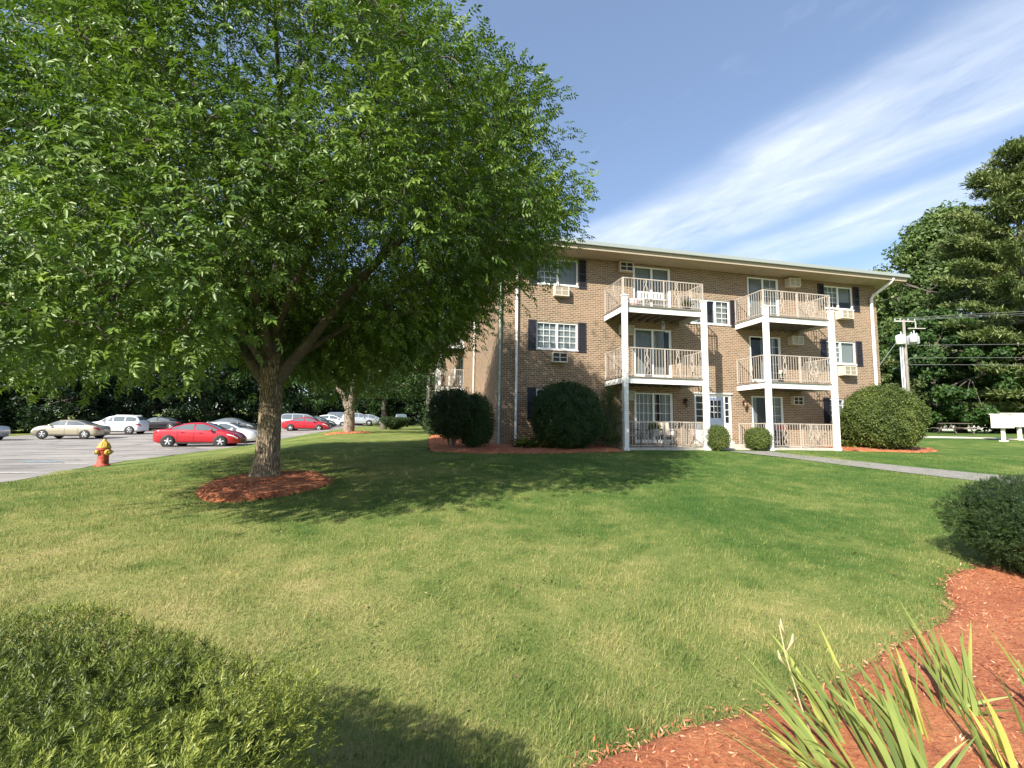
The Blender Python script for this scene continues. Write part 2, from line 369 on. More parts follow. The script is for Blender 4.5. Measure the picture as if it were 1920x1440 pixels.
# walkway from the door, across the lawn
def ribbon(name, A, B, mt, lift, sub=10):
    def res(P):
        P = np.array(P, float); t = np.linspace(0, len(P) - 1, sub * (len(P) - 1) + 1); k = np.arange(len(P))
        return np.stack([np.interp(t, k, P[:, 0]), np.interp(t, k, P[:, 1])], 1)
    a, c = res(A), res(B); V = []
    for u in np.linspace(0, 1, 5): V.append(a * (1 - u) + c * u)
    V = np.stack(V, 1); Z = gz(V[..., 0], V[..., 1]) + lift + 0.012
    nx = 5; ny = len(a); i = (np.arange(ny - 1)[:, None] * nx + np.arange(nx - 1)[None]).reshape(-1)
    return npmesh(name, np.concatenate([V, Z[..., None]], -1).reshape(-1, 3), np.stack([i, i + nx, i + nx + 1, i + 1], 1), mt, smooth=True)
M['path'] = plain('path_asphalt', (0.24, 0.225, 0.205), 0.9, noise=0.2, nscale=5, bump=0.2)
tag(ribbon('footpath', [(8.0, 17.2), (8.9, 15.55), (9.75, 13.85), (10.55, 12.5), (11.4, 11.3), (12.6, 9.9), (16, 7.2), (22, 3)],
           [(9.75, 17.55), (10.2, 16.2), (10.85, 14.95), (11.8, 13.75), (13.0, 12.5), (14.3, 11.3), (17.5, 8.7), (23.5, 4.6)], M['path'], 0.004),
    'narrow grey asphalt footpath curving over the lawn from the front door', 'path', kind='structure')
M['sidewalk'] = plain('sidewalk', (0.55, 0.50, 0.42), 0.9, noise=0.12, nscale=4)
tag(ribbon('sidewalk', [(15, 33), (20.5, 30.2), (24.0, 26.6), (27.0, 20.5), (31, 10)], [(15.6, 34.2), (21.4, 31.3), (25.2, 27.4), (28.3, 21.1), (32.3, 10.4)], M['sidewalk'], 0.004),
    'pale concrete sidewalk strip in front of the mailboxes', 'sidewalk', kind='structure')

# mulch beds
m, n, b = mat('mulch'); M['mulch'] = m
geo = N(n, 'ShaderNodeNewGeometry')
mm = N(n, 'ShaderNodeMapping'); n.links.new(geo.outputs['Position'], mm.inputs[0]); mm.inputs['Scale'].default_value = (26, 55, 40); mm.inputs['Rotation'].default_value = (0, 0, 0.6)
v1 = N(n, 'ShaderNodeTexNoise', i_Scale=1.0, i_Detail=7, i_Roughness=0.75, i_Distortion=1.2); n.links.new(mm.outputs[0], v1.inputs['Vector'])
v2 = N(n, 'ShaderNodeTexNoise', i_Scale=2.2, i_Detail=3); n.links.new(geo.outputs['Position'], v2.inputs['Vector'])
fm = mth(n, 'ADD', mth(n, 'MULTIPLY', v1.outputs[0], 0.75), mth(n, 'MULTIPLY', v2.outputs[0], 0.25))
n.links.new(ramp(n, fm, [(0.36, (0.15, 0.036, 0.016)), (0.45, (0.40, 0.115, 0.05)), (0.57, (0.56, 0.22, 0.09)), (0.75, (0.64, 0.37, 0.19))]), b.inputs['Base Color']); b.inputs['Roughness'].default_value = 0.95
bp = N(n, 'ShaderNodeBump', i_Strength=0.9, i_Distance=0.03); n.links.new(v1.outputs[0], bp.inputs['Height']); n.links.new(bp.outputs[0], b.inputs['Normal'])
m, n, b = mat('chips'); M['chips'] = m
a = N(n, 'ShaderNodeAttribute', attribute_name='tint')
n.links.new(ramp(n, a.outputs['Fac'], [(0.0, (0.14, 0.035, 0.016)), (0.3, (0.42, 0.13, 0.06)), (0.8, (0.60, 0.25, 0.13)), (1.0, (0.68, 0.44, 0.29))]), b.inputs['Base Color']); b.inputs['Roughness'].default_value = 0.9
BEDS = []
def inside(P, poly):
    x, y = P[:, 0], P[:, 1]; c = np.zeros(len(P), bool); j = len(poly) - 1
    for i in range(len(poly)):
        xi, yi = poly[i]; xj, yj = poly[j]
        c ^= ((yi > y) != (yj > y)) & (x < (xj - xi) * (y - yi) / (yj - yi + 1e-12) + xi); j = i
    return c
def bed(label, poly, chips, seed, rise=0.05, csize=0.05, res=.05):
    """a flat heap of shredded bark with a ragged rim, and loose chips lying on it"""
    rs = np.random.RandomState(seed); poly = np.array(poly, float); c = poly.mean(0)
    k = np.arange(len(poly) + 1); P = np.concatenate([poly, poly[:1]])
    t = np.linspace(0, len(poly), 30 * len(poly) // 2 + 1)[:-1]
    rim = np.stack([np.interp(t, k, P[:, 0]), np.interp(t, k, P[:, 1])], 1)
    for _ in range(6): rim = 0.5 * rim + 0.25 * (np.roll(rim, 1, 0) + np.roll(rim, -1, 0))
    rim = rim + rs.normal(size=rim.shape) * 0.012
    st = res; lo, hi = rim.min(0) - st, rim.max(0) + st
    gx_ = np.arange(lo[0], hi[0], st); gy_ = np.arange(lo[1], hi[1], st); nx, ny = len(gx_), len(gy_)
    X, Y = np.meshgrid(gx_, gy_); X = X + rs.uniform(-.3, .3, X.shape) * st; Y = Y + rs.uniform(-.3, .3, Y.shape) * st
    ins = inside(np.stack([X.ravel(), Y.ravel()], 1), rim).reshape(X.shape)
    f = ins.astype(float)
    for _ in range(5): f = (f + np.roll(f, 1, 0) + np.roll(f, -1, 0) + np.roll(f, 1, 1) + np.roll(f, -1, 1)) / 5
    Z = gz(X, Y) + 0.016 + rise * smooth01(.45, 1, f) * (1 + .25 * np.sin(X * 4.1 + seed) * np.sin(Y * 3.7)) + rs.rand(*X.shape) * min(st * .3, .02) - .03 * (f < .5)
    i = (np.arange(ny - 1)[:, None] * nx + np.arange(nx - 1)[None]).reshape(-1); inf = ins.ravel()
    Fq = np.stack([i, i + 1, i + nx + 1, i + nx], 1); Fq = Fq[inf[Fq].sum(1) >= 2]
    used, inv = np.unique(Fq, return_inverse=True)
    o = npmesh('mulch_bed', np.stack([X, Y, Z], -1).reshape(-1, 3)[used], inv.reshape(-1, 4), M['mulch'], smooth=True)
    tag(o, label, 'mulch bed', kind='structure'); BEDS.append(rim)
    if chips:
        lo, hi = rim.min(0) - 0.08, rim.max(0) + 0.08
        C = lo + rs.rand(chips * 2, 2) * (hi - lo); C = C[inside(C, rim)][:chips]; C = C + rs.normal(size=C.shape) * .05
        near = C[:, 1] < 40
        rr = np.linalg.norm(C - c, axis=1)
        z = gz(C[:, 0], C[:, 1]) + rise * 0.8 + 0.02
        Pp = np.column_stack([C, z]); D = rdir(rs, len(C)); D[:, 2] *= 0.3; U = rdir(rs, len(C)) * 0.5 + np.array([0, 0, 1])
        Lc = csize * rs.uniform(0.4, 1.5, len(C)); V, F, T = leaf_arrays(Pp, D, U, Lc, Lc * 0.2, rs.rand(len(C)) ** 1.2, 0.1)
        ch = npmesh('mulch_chips', V, F, M['chips'], o, T); tag(ch, kind='stuff')
    return o
bed('orange bark mulch bed in the right foreground around the iris clumps', [(0.15, 2.15), (0.45, 2.33), (0.95, 2.55), (1.55, 2.75), (2.15, 3.05), (2.75, 3.45), (3.4, 3.8), (3.9, 4.15), (4.2, 4.6), (4.6, 4.95), (5.6, 5.3), (6.8, 5.3), (7.2, 4.2), (6.0, 2.4), (4.6, 1.2), (2.8, 0.8), (1.2, 1.1), (0.3, 1.6)], 60000, 1, 0.03, 0.034, .035)
bed('reddish bark mulch ring around the foot of the large shade tree', [(-4.48 + (1.05 + .08 * math.sin(3 * t)) * math.cos(t), 8.6 + (1.3 + .1 * math.cos(4 * t)) * math.sin(t)) for t in np.linspace(0, 2 * math.pi, 16)[:-1]], 9000, 2, 0.06, 0.055, .05)
bed('orange mulch ring around the forked tree trunk beside the lot', [(-9.8 + 1.25 * math.cos(t), 27.6 + 1.5 * math.sin(t)) for t in np.linspace(0, 2 * math.pi, 12)[:-1]], 900, 3, 0.06, 0.12, .15)
bed('mulch bed under the dark corner shrubs and along the left facade', [b2w(*p) for p in [(0.7, 17.6), (0.7, 14.9), (2.0, 14.4), (3.8, 14.3), (6.9, 14.75), (7.5, 15.2), (7.5, 17.19), (3.24, 17.19), (3.24, 26), (1.2, 26)]], 5000, 4, 0.05, 0.1, .1)
bed('mulch bed under the big rounded shrub at the right corner', [b2w(*p) for p in [(17.3, 17.19), (17.3, 15.3), (18.6, 14.9), (20.4, 14.7), (22.0, 15.3), (22.9, 16.4), (22.0, 17.6), (21.6, 17.19)]], 2500, 5, 0.05, 0.1, .1)

# grass blades
def grass(name, n, y0, y1, seed, hmin, hmax, wd, power=2.0):
    rs = np.random.RandomState(seed)
    y = y0 + (y1 - y0) * rs.rand(n) ** power
    x = y * rs.uniform(-1.22, 1.22, n)
    P = np.stack([x, y], 1); s, q = w2b(x, y)
    ok = (s > lot_edge(q) + 0.05 + 0.25 * rs.rand(n)) & (q < 15.0 + 0.2 * rs.rand(n))
    for rim in BEDS:
        ok &= ~(inside(P + rs.normal(size=P.shape) * .035, rim) & (rs.rand(len(P)) < .99))
    P = P[ok]; n = len(P); x, y = P[:, 0], P[:, 1]
    cl = 0.5 + 0.5 * np.sin(x * 3.1 + 1.3 * np.sin(y * 2.3)) * np.sin(y * 2.7 + 1.1 * np.sin(x * 1.9))
    H = rs.uniform(hmin, hmax, n) * (0.65 + 0.6 * cl); az = rs.uniform(0, 6.283, n); ln = np.abs(rs.normal(0, 0.7, n))
    D = np.stack([np.cos(az) * np.sin(ln), np.sin(az) * np.sin(ln), np.cos(ln)], 1)
    sd = np.stack([-np.sin(az + 0.8), np.cos(az + 0.8), np.zeros(n)], 1)
    W = wd * (0.7 + 0.6 * rs.rand(n)) * (1 + y / 9.0)
    B = np.column_stack([x, y, lawnz(x, y) - 0.004])
    tf = (np.sin(x * 5.3 + 2 * np.sin(y * 1.7)) * np.sin(y * 4.9 + 2 * np.sin(x * 2.1)) > .72) & (rs.rand(n) < .7); H = H * np.where(tf, 1.7, 1.0)
    V = np.stack([B - sd * W[:, None] / 2, B + sd * W[:, None] / 2, B + D * H[:, None]], 1).reshape(-1, 3)
    o = npmesh(name, V, np.arange(3 * n).reshape(-1, 3), M['grass'], None, np.repeat(np.clip(rs.normal(0.5, 0.26, n) + .3 * tf, 0, 1), 3))
    return tag(o, 'short mown grass blades covering the lawn', 'grass', kind='stuff')
grass('grass', 430000, 1.2, 17.5, 10, 0.025, 0.065, 0.0034, 1.9)

def weeds():
    """broad-leaved weeds and clover in the turf"""
    rs = np.random.RandomState(77); V, F, T = [], [], []; nb = 0
    for k in range(90):
        y = 2.2 + 9 * rs.rand() ** 1.4; x = y * rs.uniform(-.75, .85)
        if any(inside(np.array([[x, y]]), r)[0] for r in BEDS) or x < -2 and y < 3: continue
        n = rs.randint(6, 16); a = rs.rand(n) * 6.283; D = np.stack([np.cos(a), np.sin(a), rs.uniform(.1, .9, n)], 1); P = np.column_stack([x + rs.normal(0, .05, n), y + rs.normal(0, .05, n), np.zeros(n)]); P[:, 2] = gz(P[:, 0], P[:, 1]) + rs.uniform(.005, .03, n)
        v, f, t = leaf_arrays(P, D, rs.normal(size=(n, 3)) * .3 + np.array([0, 0, 1]), rs.uniform(.02, .045, n), rs.uniform(.010, .018, n), rs.uniform(.0, .35, n), .15, .15)
        V.append(v); F.append(f + nb); T.append(t); nb += len(v)
    tag(npmesh('weeds', np.concatenate(V), np.concatenate(F), M['hosta'], None, np.concatenate(T)), 'small broad-leaved weeds dotted over the lawn', 'weeds', kind='stuff')
weeds()

def fallen_leaves():
    rs = np.random.RandomState(78); n = 80; y = 2.3 + 11 * rs.rand(n) ** 1.3; x = y * rs.uniform(-.8, .9, n); ok = ~((x < -.4) & (y < 2.6)); x, y = x[ok], y[ok]; n = len(x)
    D = rdir(rs, n); D[:, 2] *= .25; L = rs.uniform(.03, .065, n)
    V, F, T = leaf_arrays(np.column_stack([x, y, gz(x, y) + .03]), D, rdir(rs, n) * .5 + np.array([0, 0, 1]), L, L * .45, rs.rand(n), .25, .2)
    m, nn, b = mat('dead_leaf'); a = N(nn, 'ShaderNodeAttribute', attribute_name='tint'); nn.links.new(ramp(nn, a.outputs['Fac'], [(0, (.16, .09, .04)), (.5, (.30, .19, .09)), (1, (.42, .34, .16))]), b.inputs['Base Color']); b.inputs['Roughness'].default_value = .8
    tag(npmesh('fallen_leaves', V, F, m, None, T), 'a few small dry brown leaves lying on the lawn', 'leaves', kind='stuff')
fallen_leaves()
# ------------------------------------------------------------------ the brick apartment building (local x = along facade, y = into it)
def brickmat(name, axis):
    m, n, b = mat(name)
    t = N(n, 'ShaderNodeTexCoord'); s = N(n, 'ShaderNodeSeparateXYZ'); n.links.new(t.outputs['Object'], s.inputs[0])
    c = N(n, 'ShaderNodeCombineXYZ'); n.links.new(s.outputs[axis], c.inputs[0]); n.links.new(s.outputs[2], c.inputs[1])
    br = N(n, 'ShaderNodeTexBrick', offset=0.5, i_Scale=1.0); n.links.new(c.outputs[0], br.inputs['Vector'])
    br.inputs['Brick Width'].default_value = 0.215; br.inputs['Row Height'].default_value = 0.076; br.inputs['Mortar Size'].default_value = 0.011
    br.inputs['Mortar Smooth'].default_value = 0.2; br.inputs['Bias'].default_value = 0.0
    br.inputs['Color1'].default_value = (0.0, 0.0, 0.0, 1); br.inputs['Color2'].default_value = (1, 1, 1, 1); br.inputs['Mortar'].default_value = (0.5, 0.5, 0.5, 1)
    nz = N(n, 'ShaderNodeTexNoise', i_Scale=0.5, i_Detail=4); n.links.new(c.outputs[0], nz.inputs['Vector'])
    n3 = N(n, 'ShaderNodeTexNoise', i_Scale=9, i_Detail=4); n.links.new(c.outputs[0], n3.inputs['Vector'])
    sepc = N(n, 'ShaderNodeSeparateColor'); n.links.new(br.outputs['Color'], sepc.inputs[0])
    f = mth(n, 'ADD', mth(n, 'MULTIPLY', sepc.outputs[0], 0.62), mth(n, 'ADD', mth(n, 'MULTIPLY', mth(n, 'SUBTRACT', nz.outputs[0], 0.5), 1.1), mth(n, 'MULTIPLY', n3.outputs[0], 0.4)), clamp=True)
    bc = ramp(n, f, [(0.0, (0.115, 0.072, 0.044)), (0.3, (0.17, 0.105, 0.062)), (0.55, (0.215, 0.134, 0.078)), (0.8, (0.255, 0.151, 0.092)), (1.0, (0.29, 0.185, 0.115))])
    col = mixc(n, br.outputs['Fac'], bc, (0.385, 0.33, 0.25))
    n.links.new(col, b.inputs['Base Color']); b.inputs['Roughness'].default_value = 0.9; b.inputs['Specular IOR Level'].default_value = 0.2
    bp = N(n, 'ShaderNodeBump', i_Strength=0.6, i_Distance=0.012, invert=True); n.links.new(br.outputs['Fac'], bp.inputs['Height']); n.links.new(bp.outputs[0], b.inputs['Normal'])
    return m
M['brick_f'] = brickmat('brick_front', 0); M['brick_s'] = brickmat('brick_side', 1)
m, n, b = mat('glass'); M['glass'] = m
b.inputs['Base Color'].default_value = (0.02, 0.025, 0.03, 1); b.inputs['Roughness'].default_value = 0.03; b.inputs['Specular IOR Level'].default_value = 0.9
tp = N(n, 'ShaderNodeBsdfTransparent'); tp.inputs[0].default_value = (0.9, 0.94, 0.95, 1)
mx = N(n, 'ShaderNodeMixShader'); mx.inputs[0].default_value = 0.26
n.links.new(tp.outputs[0], mx.inputs[1]); n.links.new(b.outputs[0], mx.inputs[2]); n.links.new(mx.outputs[0], n.nodes['Material Output'].inputs[0])
m, n, b = mat('curtain'); M['curtain'] = m
t = N(n, 'ShaderNodeTexCoord'); wv = N(n, 'ShaderNodeTexWave', i_Scale=5.5, i_Distortion=0.6); wv.wave_type = 'BANDS'; wv.bands_direction = 'X'
n.links.new(t.outputs['Object'], wv.inputs['Vector'])
n.links.new(ramp(n, wv.outputs[0], [(0.1, (0.42, 0.40, 0.37)), (0.5, (0.72, 0.69, 0.63))]), b.inputs['Base Color']); b.inputs['Roughness'].default_value = 0.9
m, n, b = mat('blinds'); M['blinds'] = m
t = N(n, 'ShaderNodeTexCoord'); wv = N(n, 'ShaderNodeTexWave', i_Scale=9.0); wv.bands_direction = 'Z'
n.links.new(t.outputs['Object'], wv.inputs['Vector'])
n.links.new(ramp(n, wv.outputs[0], [(0.1, (0.5, 0.5, 0.48)), (0.5, (0.72, 0.72, 0.68))]), b.inputs['Base Color']); b.inputs['Roughness'].default_value = 0.8
M['dark'] = plain('unlit_room_dark', (0.03, 0.03, 0.032), 0.9)  # near-black colour standing in for the shade of unlit rooms

BLD = empty('apartment_building', (0, 0, 0), TH, 'three storey tan brick apartment building with white balconies and black shutters', 'building')
Q0 = 17.2; S0 = 3.26; S1 = 21.53; ZT = 8.53
WIN = [(4.77, 6.48, 4.68, 5.77), (4.79, 6.50, 7.30, 8.38), (4.77, 6.48, 2.0, 3.09), (11.58, 13.52, 6.13, 7.20),
       (18.55, 20.18, 7.26, 8.33), (18.55, 20.18, 4.68, 5.73), (18.55, 20.18, 2.0, 3.06)]
SLD = [(8.93, 10.68, 6.36, 8.40), (8.93, 10.68, 3.69, 5.74), (8.93, 10.68, 1.02, 3.07), (14.46, 16.10, 6.36, 8.40), (14.46, 16.10, 3.69, 5.73), (14.46, 16.10, 1.02, 3.07)]
ENT = (11.68, 13.46, 1.10, 3.10)
def holed(mb, a0, a1, z0, z1, holes, put):
    """wall rectangle with rectangular openings: put(a0, a1, z0, z1) adds one patch"""
    A = sorted({a0, a1, *[h[0] for h in holes], *[h[1] for h in holes]}); Z = sorted({z0, z1, *[h[2] for h in holes], *[h[3] for h in holes]})
    for i in range(len(A) - 1):
        for j in range(len(Z) - 1):
            ca, cz = (A[i] + A[i + 1]) / 2, (Z[j] + Z[j + 1]) / 2
            if not any(h[0] < ca < h[1] and h[2] < cz < h[3] for h in holes): put(A[i], A[i + 1], Z[j], Z[j + 1])
RV = 0.10
mb = MB(); holes = WIN + SLD + [ENT]
holed(mb, S0, S1, -0.5, ZT, holes, lambda a, c, z, y: mb.quad((a, Q0, z), (c, Q0, z), (c, Q0, y), (a, Q0, y)))
for (a, c, z, y) in holes:     # brick reveals
    mb.quad((a, Q0, z), (a, Q0, y), (a, Q0 + RV, y), (a, Q0 + RV, z)); mb.quad((c, Q0, z), (c, Q0 + RV, z), (c, Q0 + RV, y), (c, Q0, y))
    mb.quad((a, Q0, y), (c, Q0, y), (c, Q0 + RV, y), (a, Q0 + RV, y)); mb.quad((a, Q0, z), (a, Q0 + RV, z), (c, Q0 + RV, z), (c, Q0, z))
mb.build('front_wall', M['brick_f'], BLD)
# the end wall and the stepped-up rear wing
ZT2 = 9.12; QE = 60.0
ESL = [(29.3, 31.4, 4.12, 6.15), (29.3, 31.4, 6.79, 8.82), (29.3, 31.4, 1.5, 3.5), (46.3, 48.4, 4.12, 6.15), (46.3, 48.4, 6.79, 8.82)]
EWN = [(34.5, 36.2, 5.1, 6.2), (34.5, 36.2, 7.8, 8.85), (39.5, 41.2, 5.1, 6.2), (39.5, 41.2, 7.8, 8.85)]
mb = MB()
pt = lambda a, c, z, y: mb.quad((S0, c, z), (S0, a, z), (S0, a, y), (S0, c, y))
holed(mb, Q0, 24.5, -0.5, ZT, [], pt); holed(mb, 24.5, QE, -0.5, ZT2, ESL + EWN, pt)
mb.quad((S0, 24.5, ZT), (9, 24.5, ZT), (9, 24.5, ZT2), (S0, 24.5, ZT2))
mb.quad((S1, Q0, -.5), (S1, 29.5, -.5), (S1, 29.5, ZT), (S1, Q0, ZT)); mb.quad((S1, 29.5, -.5), (15, 29.5, -.5), (15, 29.5, ZT), (S1, 29.5, ZT))
mb.quad((15, 29.5, -.5), (15, QE, -.5), (15, QE, ZT2), (15, 29.5, ZT2)); mb.quad((S0, QE, -.5), (S0, QE, ZT2), (15, QE, ZT2), (15, QE, -.5))
mb.build('end_wall', M['brick_s'], BLD)
# roof: low hip with deep eaves
def hip(mb, s0, s1, q0, q1, z, rise):
    h = min(s1 - s0, q1 - q0) / 2
    if s1 - s0 > q1 - q0: r = [(s0 + h, q0 + h, z + rise), (s1 - h, q0 + h, z + rise)]
    else: r = [(s0 + h, q0 + h, z + rise), (s0 + h, q1 - h, z + rise)]
    v = [(s0, q0, z), (s1, q0, z), (s1, q1, z), (s0, q1, z)] + r
    mb.add(v, [(0, 1, 5, 4), (1, 2, 5), (2, 3, 4, 5), (3, 0, 4)] if s1 - s0 > q1 - q0 else [(0, 1, 4), (1, 2, 5, 4), (2, 3, 5), (3, 0, 4, 5)])
mb = MB(); hip(mb, 2.3, 22.12, 16.2, 30.5, 8.79, 1.7); hip(mb, 2.3, 16, 24.0, 61, 9.38, 1.6)
roof = mb.build('roof', M['roofing'], BLD)
mb = MB(); mb.box(2.34, 22.08, 16.24, Q0 - 0.001, 8.50, 8.53); mb.box(2.34, S0 - 0.001, Q0, 24.3, 8.50, 8.53); mb.box(S1 + 0.001, 22.08, Q0, 30.4, 8.50, 8.53)
mb.box(2.34, S0 - 0.001, 24.06, 60.9, 9.09, 9.12)
mb.build('soffit', M['soffit'], BLD)
mb = MB(); mb.box(2.30, 22.12, 16.20, 16.238, 8.48, 8.64); mb.box(2.30, 2.338, 16.24, 24.0, 8.47, 8.66); mb.box(22.082, 22.12, 16.24, 30.5, 8.47, 8.66); mb.box(2.30, 2.338, 24.0, 61, 9.06, 9.25)
mb.box(2.34, S0, 24.0, 24.05, 8.54, 9.25)
mb.build('fascia', M['fascia'], BLD)
mb = MB()
for (x0, x1, y0, y1, z) in ((2.2, 22.22, 16.09, 16.198, 8.64), (2.2, 2.298, 16.2, 23.9, 8.64), (22.122, 22.22, 16.2, 30.5, 8.64), (2.2, 2.298, 24.0, 61, 9.23)):
    mb.box(x0, x1, y0, y1, z, z + 0.055); mb.box(x0 + .012, x1 - .012, y0 + .012, y1, z + 0.055, z + 0.15)
mb.build('gutter', M['gutter'], BLD)

def window(P0, w_, h_, face, muntin, cover, split=0.5, slider=False):
    """sliding window in its opening: white frame, two sashes, panes, a blind or curtain behind. face 'f' front, 's' end wall"""
    a, z = P0
    def B(mb, x0, x1, d0, d1, z0, z1):
        if face == 'f': mb.box(a + x0, a + x1, Q0 + d0, Q0 + d1, z + z0, z + z1)
        else: mb.box(S0 + d0, S0 + d1, a + x0, a + x1, z + z0, z + z1)
    fr = MB(); t = 0.055
    B(fr, 0, w_, .03, .11, h_ - t, h_); B(fr, 0, w_, .03, .11, 0, t); B(fr, 0, t, .032, .108, t, h_ - t); B(fr, w_ - t, w_, .032, .108, t, h_ - t)
    mx_ = w_ * split
    B(fr, mx_ - .045, mx_ + .045, .04, .10, t, h_ - t)
    if slider:
        B(fr, t, t + .05, .045, .095, t, h_ - t); B(fr, w_ - t - .05, w_ - t, .045, .095, t, h_ - t); B(fr, t + .05, mx_ - .045, .047, .093, t, t + .08); B(fr, mx_ + .045, w_ - t - .05, .047, .093, t, t + .08)
    else:
        B(fr, -.04, w_ + .04, -.035, .028, -.045, -.002)
    o = fr.build('sliding_door' if slider else 'window', M['vinyl'], BLD)
    for side, (nx, nz) in muntin.items():
        mt = MB(); x0, x1 = (t, mx_ - .045) if side == 0 else (mx_ + .045, w_ - t)
        for i in range(1, nx): B(mt, x0 + (x1 - x0) * i / nx - .009, x0 + (x1 - x0) * i / nx + .009, .062, .070, t, h_ - t)
        for j in range(1, nz): B(mt, x0, x1, .0615, .0705, t + (h_ - 2 * t) * j / nz - .009, t + (h_ - 2 * t) * j / nz + .009)
        mt.build('muntin', M['vinyl'], o)
    g = MB(); B(g, t, w_ - t, .072, .078, t, h_ - t); g.build('pane', M['glass'], o)
    c = MB(); c2 = MB()
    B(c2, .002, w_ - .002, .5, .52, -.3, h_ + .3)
    c2.build('room_dark_sheet', M['dark'], o)  # flat dark sheet in place of the unlit room behind
    for (x0, x1, z0, z1, mt) in cover:
        c = MB(); B(c, t + (w_ - 2 * t) * x0, t + (w_ - 2 * t) * x1, .13, .14, h_ * z0, h_ * z1); c.build('blind' if mt == 'blinds' else 'curtain', M[mt], o)
    return o
def shutter(s0, s1, z0, z1):
    mb = MB(); q = Q0 - 0.035
    mb.box(s0, s0 + .05, q, Q0 - .002, z0, z1); mb.box(s1 - .05, s1, q, Q0 - .002, z0, z1)
    for z in (z0, (z0 + z1) / 2 - .03, z1 - .06): mb.box(s0 + .05, s1 - .05, q + .001, Q0 - .002, z, z + .06)
    k = int((z1 - z0) / 0.05)
    for i in range(k):
        z = z0 + .06 + (z1 - z0 - .12) * i / k
        mb.quad((s0 + .05, q + .008, z), (s1 - .05, q + .008, z), (s1 - .05, q + .028, z + .046), (s0 + .05, q + .028, z + .046))
    mb.build('shutter', M['shutter'], BLD)
full = lambda m_: [(0, 1, 0.02, 0.98, m_)]
for i, (a, c, z, y) in enumerate(WIN):
    mun = {0: (3, 4), 1: (3, 4)} if i in (0, 2) else {1: (2, 4)} if i == 3 else {0: (3, 4)} if i == 4 else {0: (3, 4)}
    cov = {0: full('blinds'), 1: full('curtain'), 2: full('blinds'), 3: [(0.02, 0.3, .02, .98, 'curtain'), (.62, .98, 0.02, .98, 'curtain')], 4: [(0, .5, .3, .98, 'blinds'), (.5, .98, .35, .98, 'curtain')], 5: full('blinds'), 6: full('curtain')}[i]
    window((a, z), c - a, y - z, 'f', mun, cov, 0.64 if i == 3 else 0.5)
    if i != 3: shutter(a - .345, a - .015, z - .08, y + .05)
    else: shutter(a - .345, a - .015, z - .05, y + .05)
    shutter(c + .02, c + .355, z - .08, y + .05)
for i, (a, c, z, y) in enumerate(SLD):
    mun = [{}, {}, {0: (4, 5), 1: (3, 5)}, {1: (2, 5)}, {1: (2, 5)}, {1: (2, 5)}][i]
    cov = [[(0, .52, 0, 1, 'curtain'), (.55, 1, 0, .98, 'curtain')], [(0, .5, 0, 1, 'curtain'), (.5, .85, 0, .98, 'curtain')], [(0, .5, 0, 1, 'curtain'), (.75, 1, 0, 1, 'curtain')], [(0.1, .5, 0, .98, 'curtain'), (.5, 1, 0, 1, 'curtain')], [(.4, .9, 0, 1, 'curtain')], [(.5, 1, 0, 1, 'curtain'), (0, .2, 0, 1, 'curtain')]][i]
    window((a, z), c - a, y - z, 'f', mun, cov, 0.5, True)
for h in ESL: window((h[0], h[2]), h[1] - h[0], h[3] - h[2], 's', {}, [(.3, .6, 0, 1, 'curtain')], 0.5, True)
for h in EWN: window((h[0], h[2]), h[1] - h[0], h[3] - h[2], 's', {0: (3, 3)}, full('blinds'))

# entrance: door between sidelights
a, c, z, y = ENT
mb = MB(); q0, q1 = Q0 + .03, Q0 + .11
for (x0, x1) in ((a, a + .09), (12.27, 12.36), (13.09, 13.16), (c - .09, c)): mb.box(x0, x1, q0, q1, z, y - .1)
mb.box(a, c, q0, q1, y - .1, y)
mb.box(a + .09, 12.27, q0 + .012, q1 - .01, z, z + .78); mb.box(13.16, c - .09, q0 + .012, q1 - .01, z, z + .78)
fr = mb.build('entrance_frame', M['white'], BLD)
for (x0, x1) in ((a + .09, 12.27), (13.16, c - .09)):
    mb = MB(); mb.box(x0, x1, q0 + .03, q0 + .036, z + .78, y - .1); sl_ = mb.build('sidelight', M['glass'], fr)
    mb = MB()
    for k in range(1, 4): zz = z + .78 + (y - .1 - z - .78) * k / 4; mb.box(x0, x1, q0 + .015, q0 + .028, zz - .012, zz + .012)
    mb.build('muntin', M['white'], fr)
mb = MB()
dx0, dx1 = 12.362, 13.088; dz1 = y - .104; gx0, gx1, gz0, gz1 = 12.47, 12.98, z + 0.98, dz1 - .16
holed(mb, dx0, dx1, z + .01, dz1, [(gx0, gx1, gz0, gz1)], lambda A, C, Z, Y: mb.box(A, C, q0 + .025, q0 + .065, Z, Y))
for (x0, x1) in ((12.46, 12.68), (12.77, 12.99)): mb.box(x0, x1, q0 + .012, q0 + .0245, z + .16, z + .82)
door = mb.build('entrance_door', M['doorpaint'], BLD)
mb = MB(); mb.box(gx0, gx1, q0 + .04, q0 + .046, gz0, gz1); mb.build('pane', M['glass'], door)
mb = MB()
for k in (1, 2): x = gx0 + (gx1 - gx0) * k / 3; mb.box(x - .012, x + .012, q0 + .022, q0 + .038, gz0, gz1)
for k in (1, 2): zz = gz0 + (gz1 - gz0) * k / 3; mb.box(gx0, gx1, q0 + .0225, q0 + .0375, zz - .012, zz + .012)
mb.build('muntin', M['white'], door)
mb = MB(); mb.lathe([(.0, -.07), (.028, -.065), (.03, -.04), (.012, -.03), (.012, 0)], 12, (13.03, q0 + .025, z + .93), 'y'); mb.build('handle', M['metal'], door)
mb = MB(); mb.box(a - .1, c + .1, Q0 + .35, Q0 + .37, z - .2, y + .2); mb.build('hall_dark_sheet', M['dark'], BLD)  # dark sheet painting the gloom of the hall behind the door
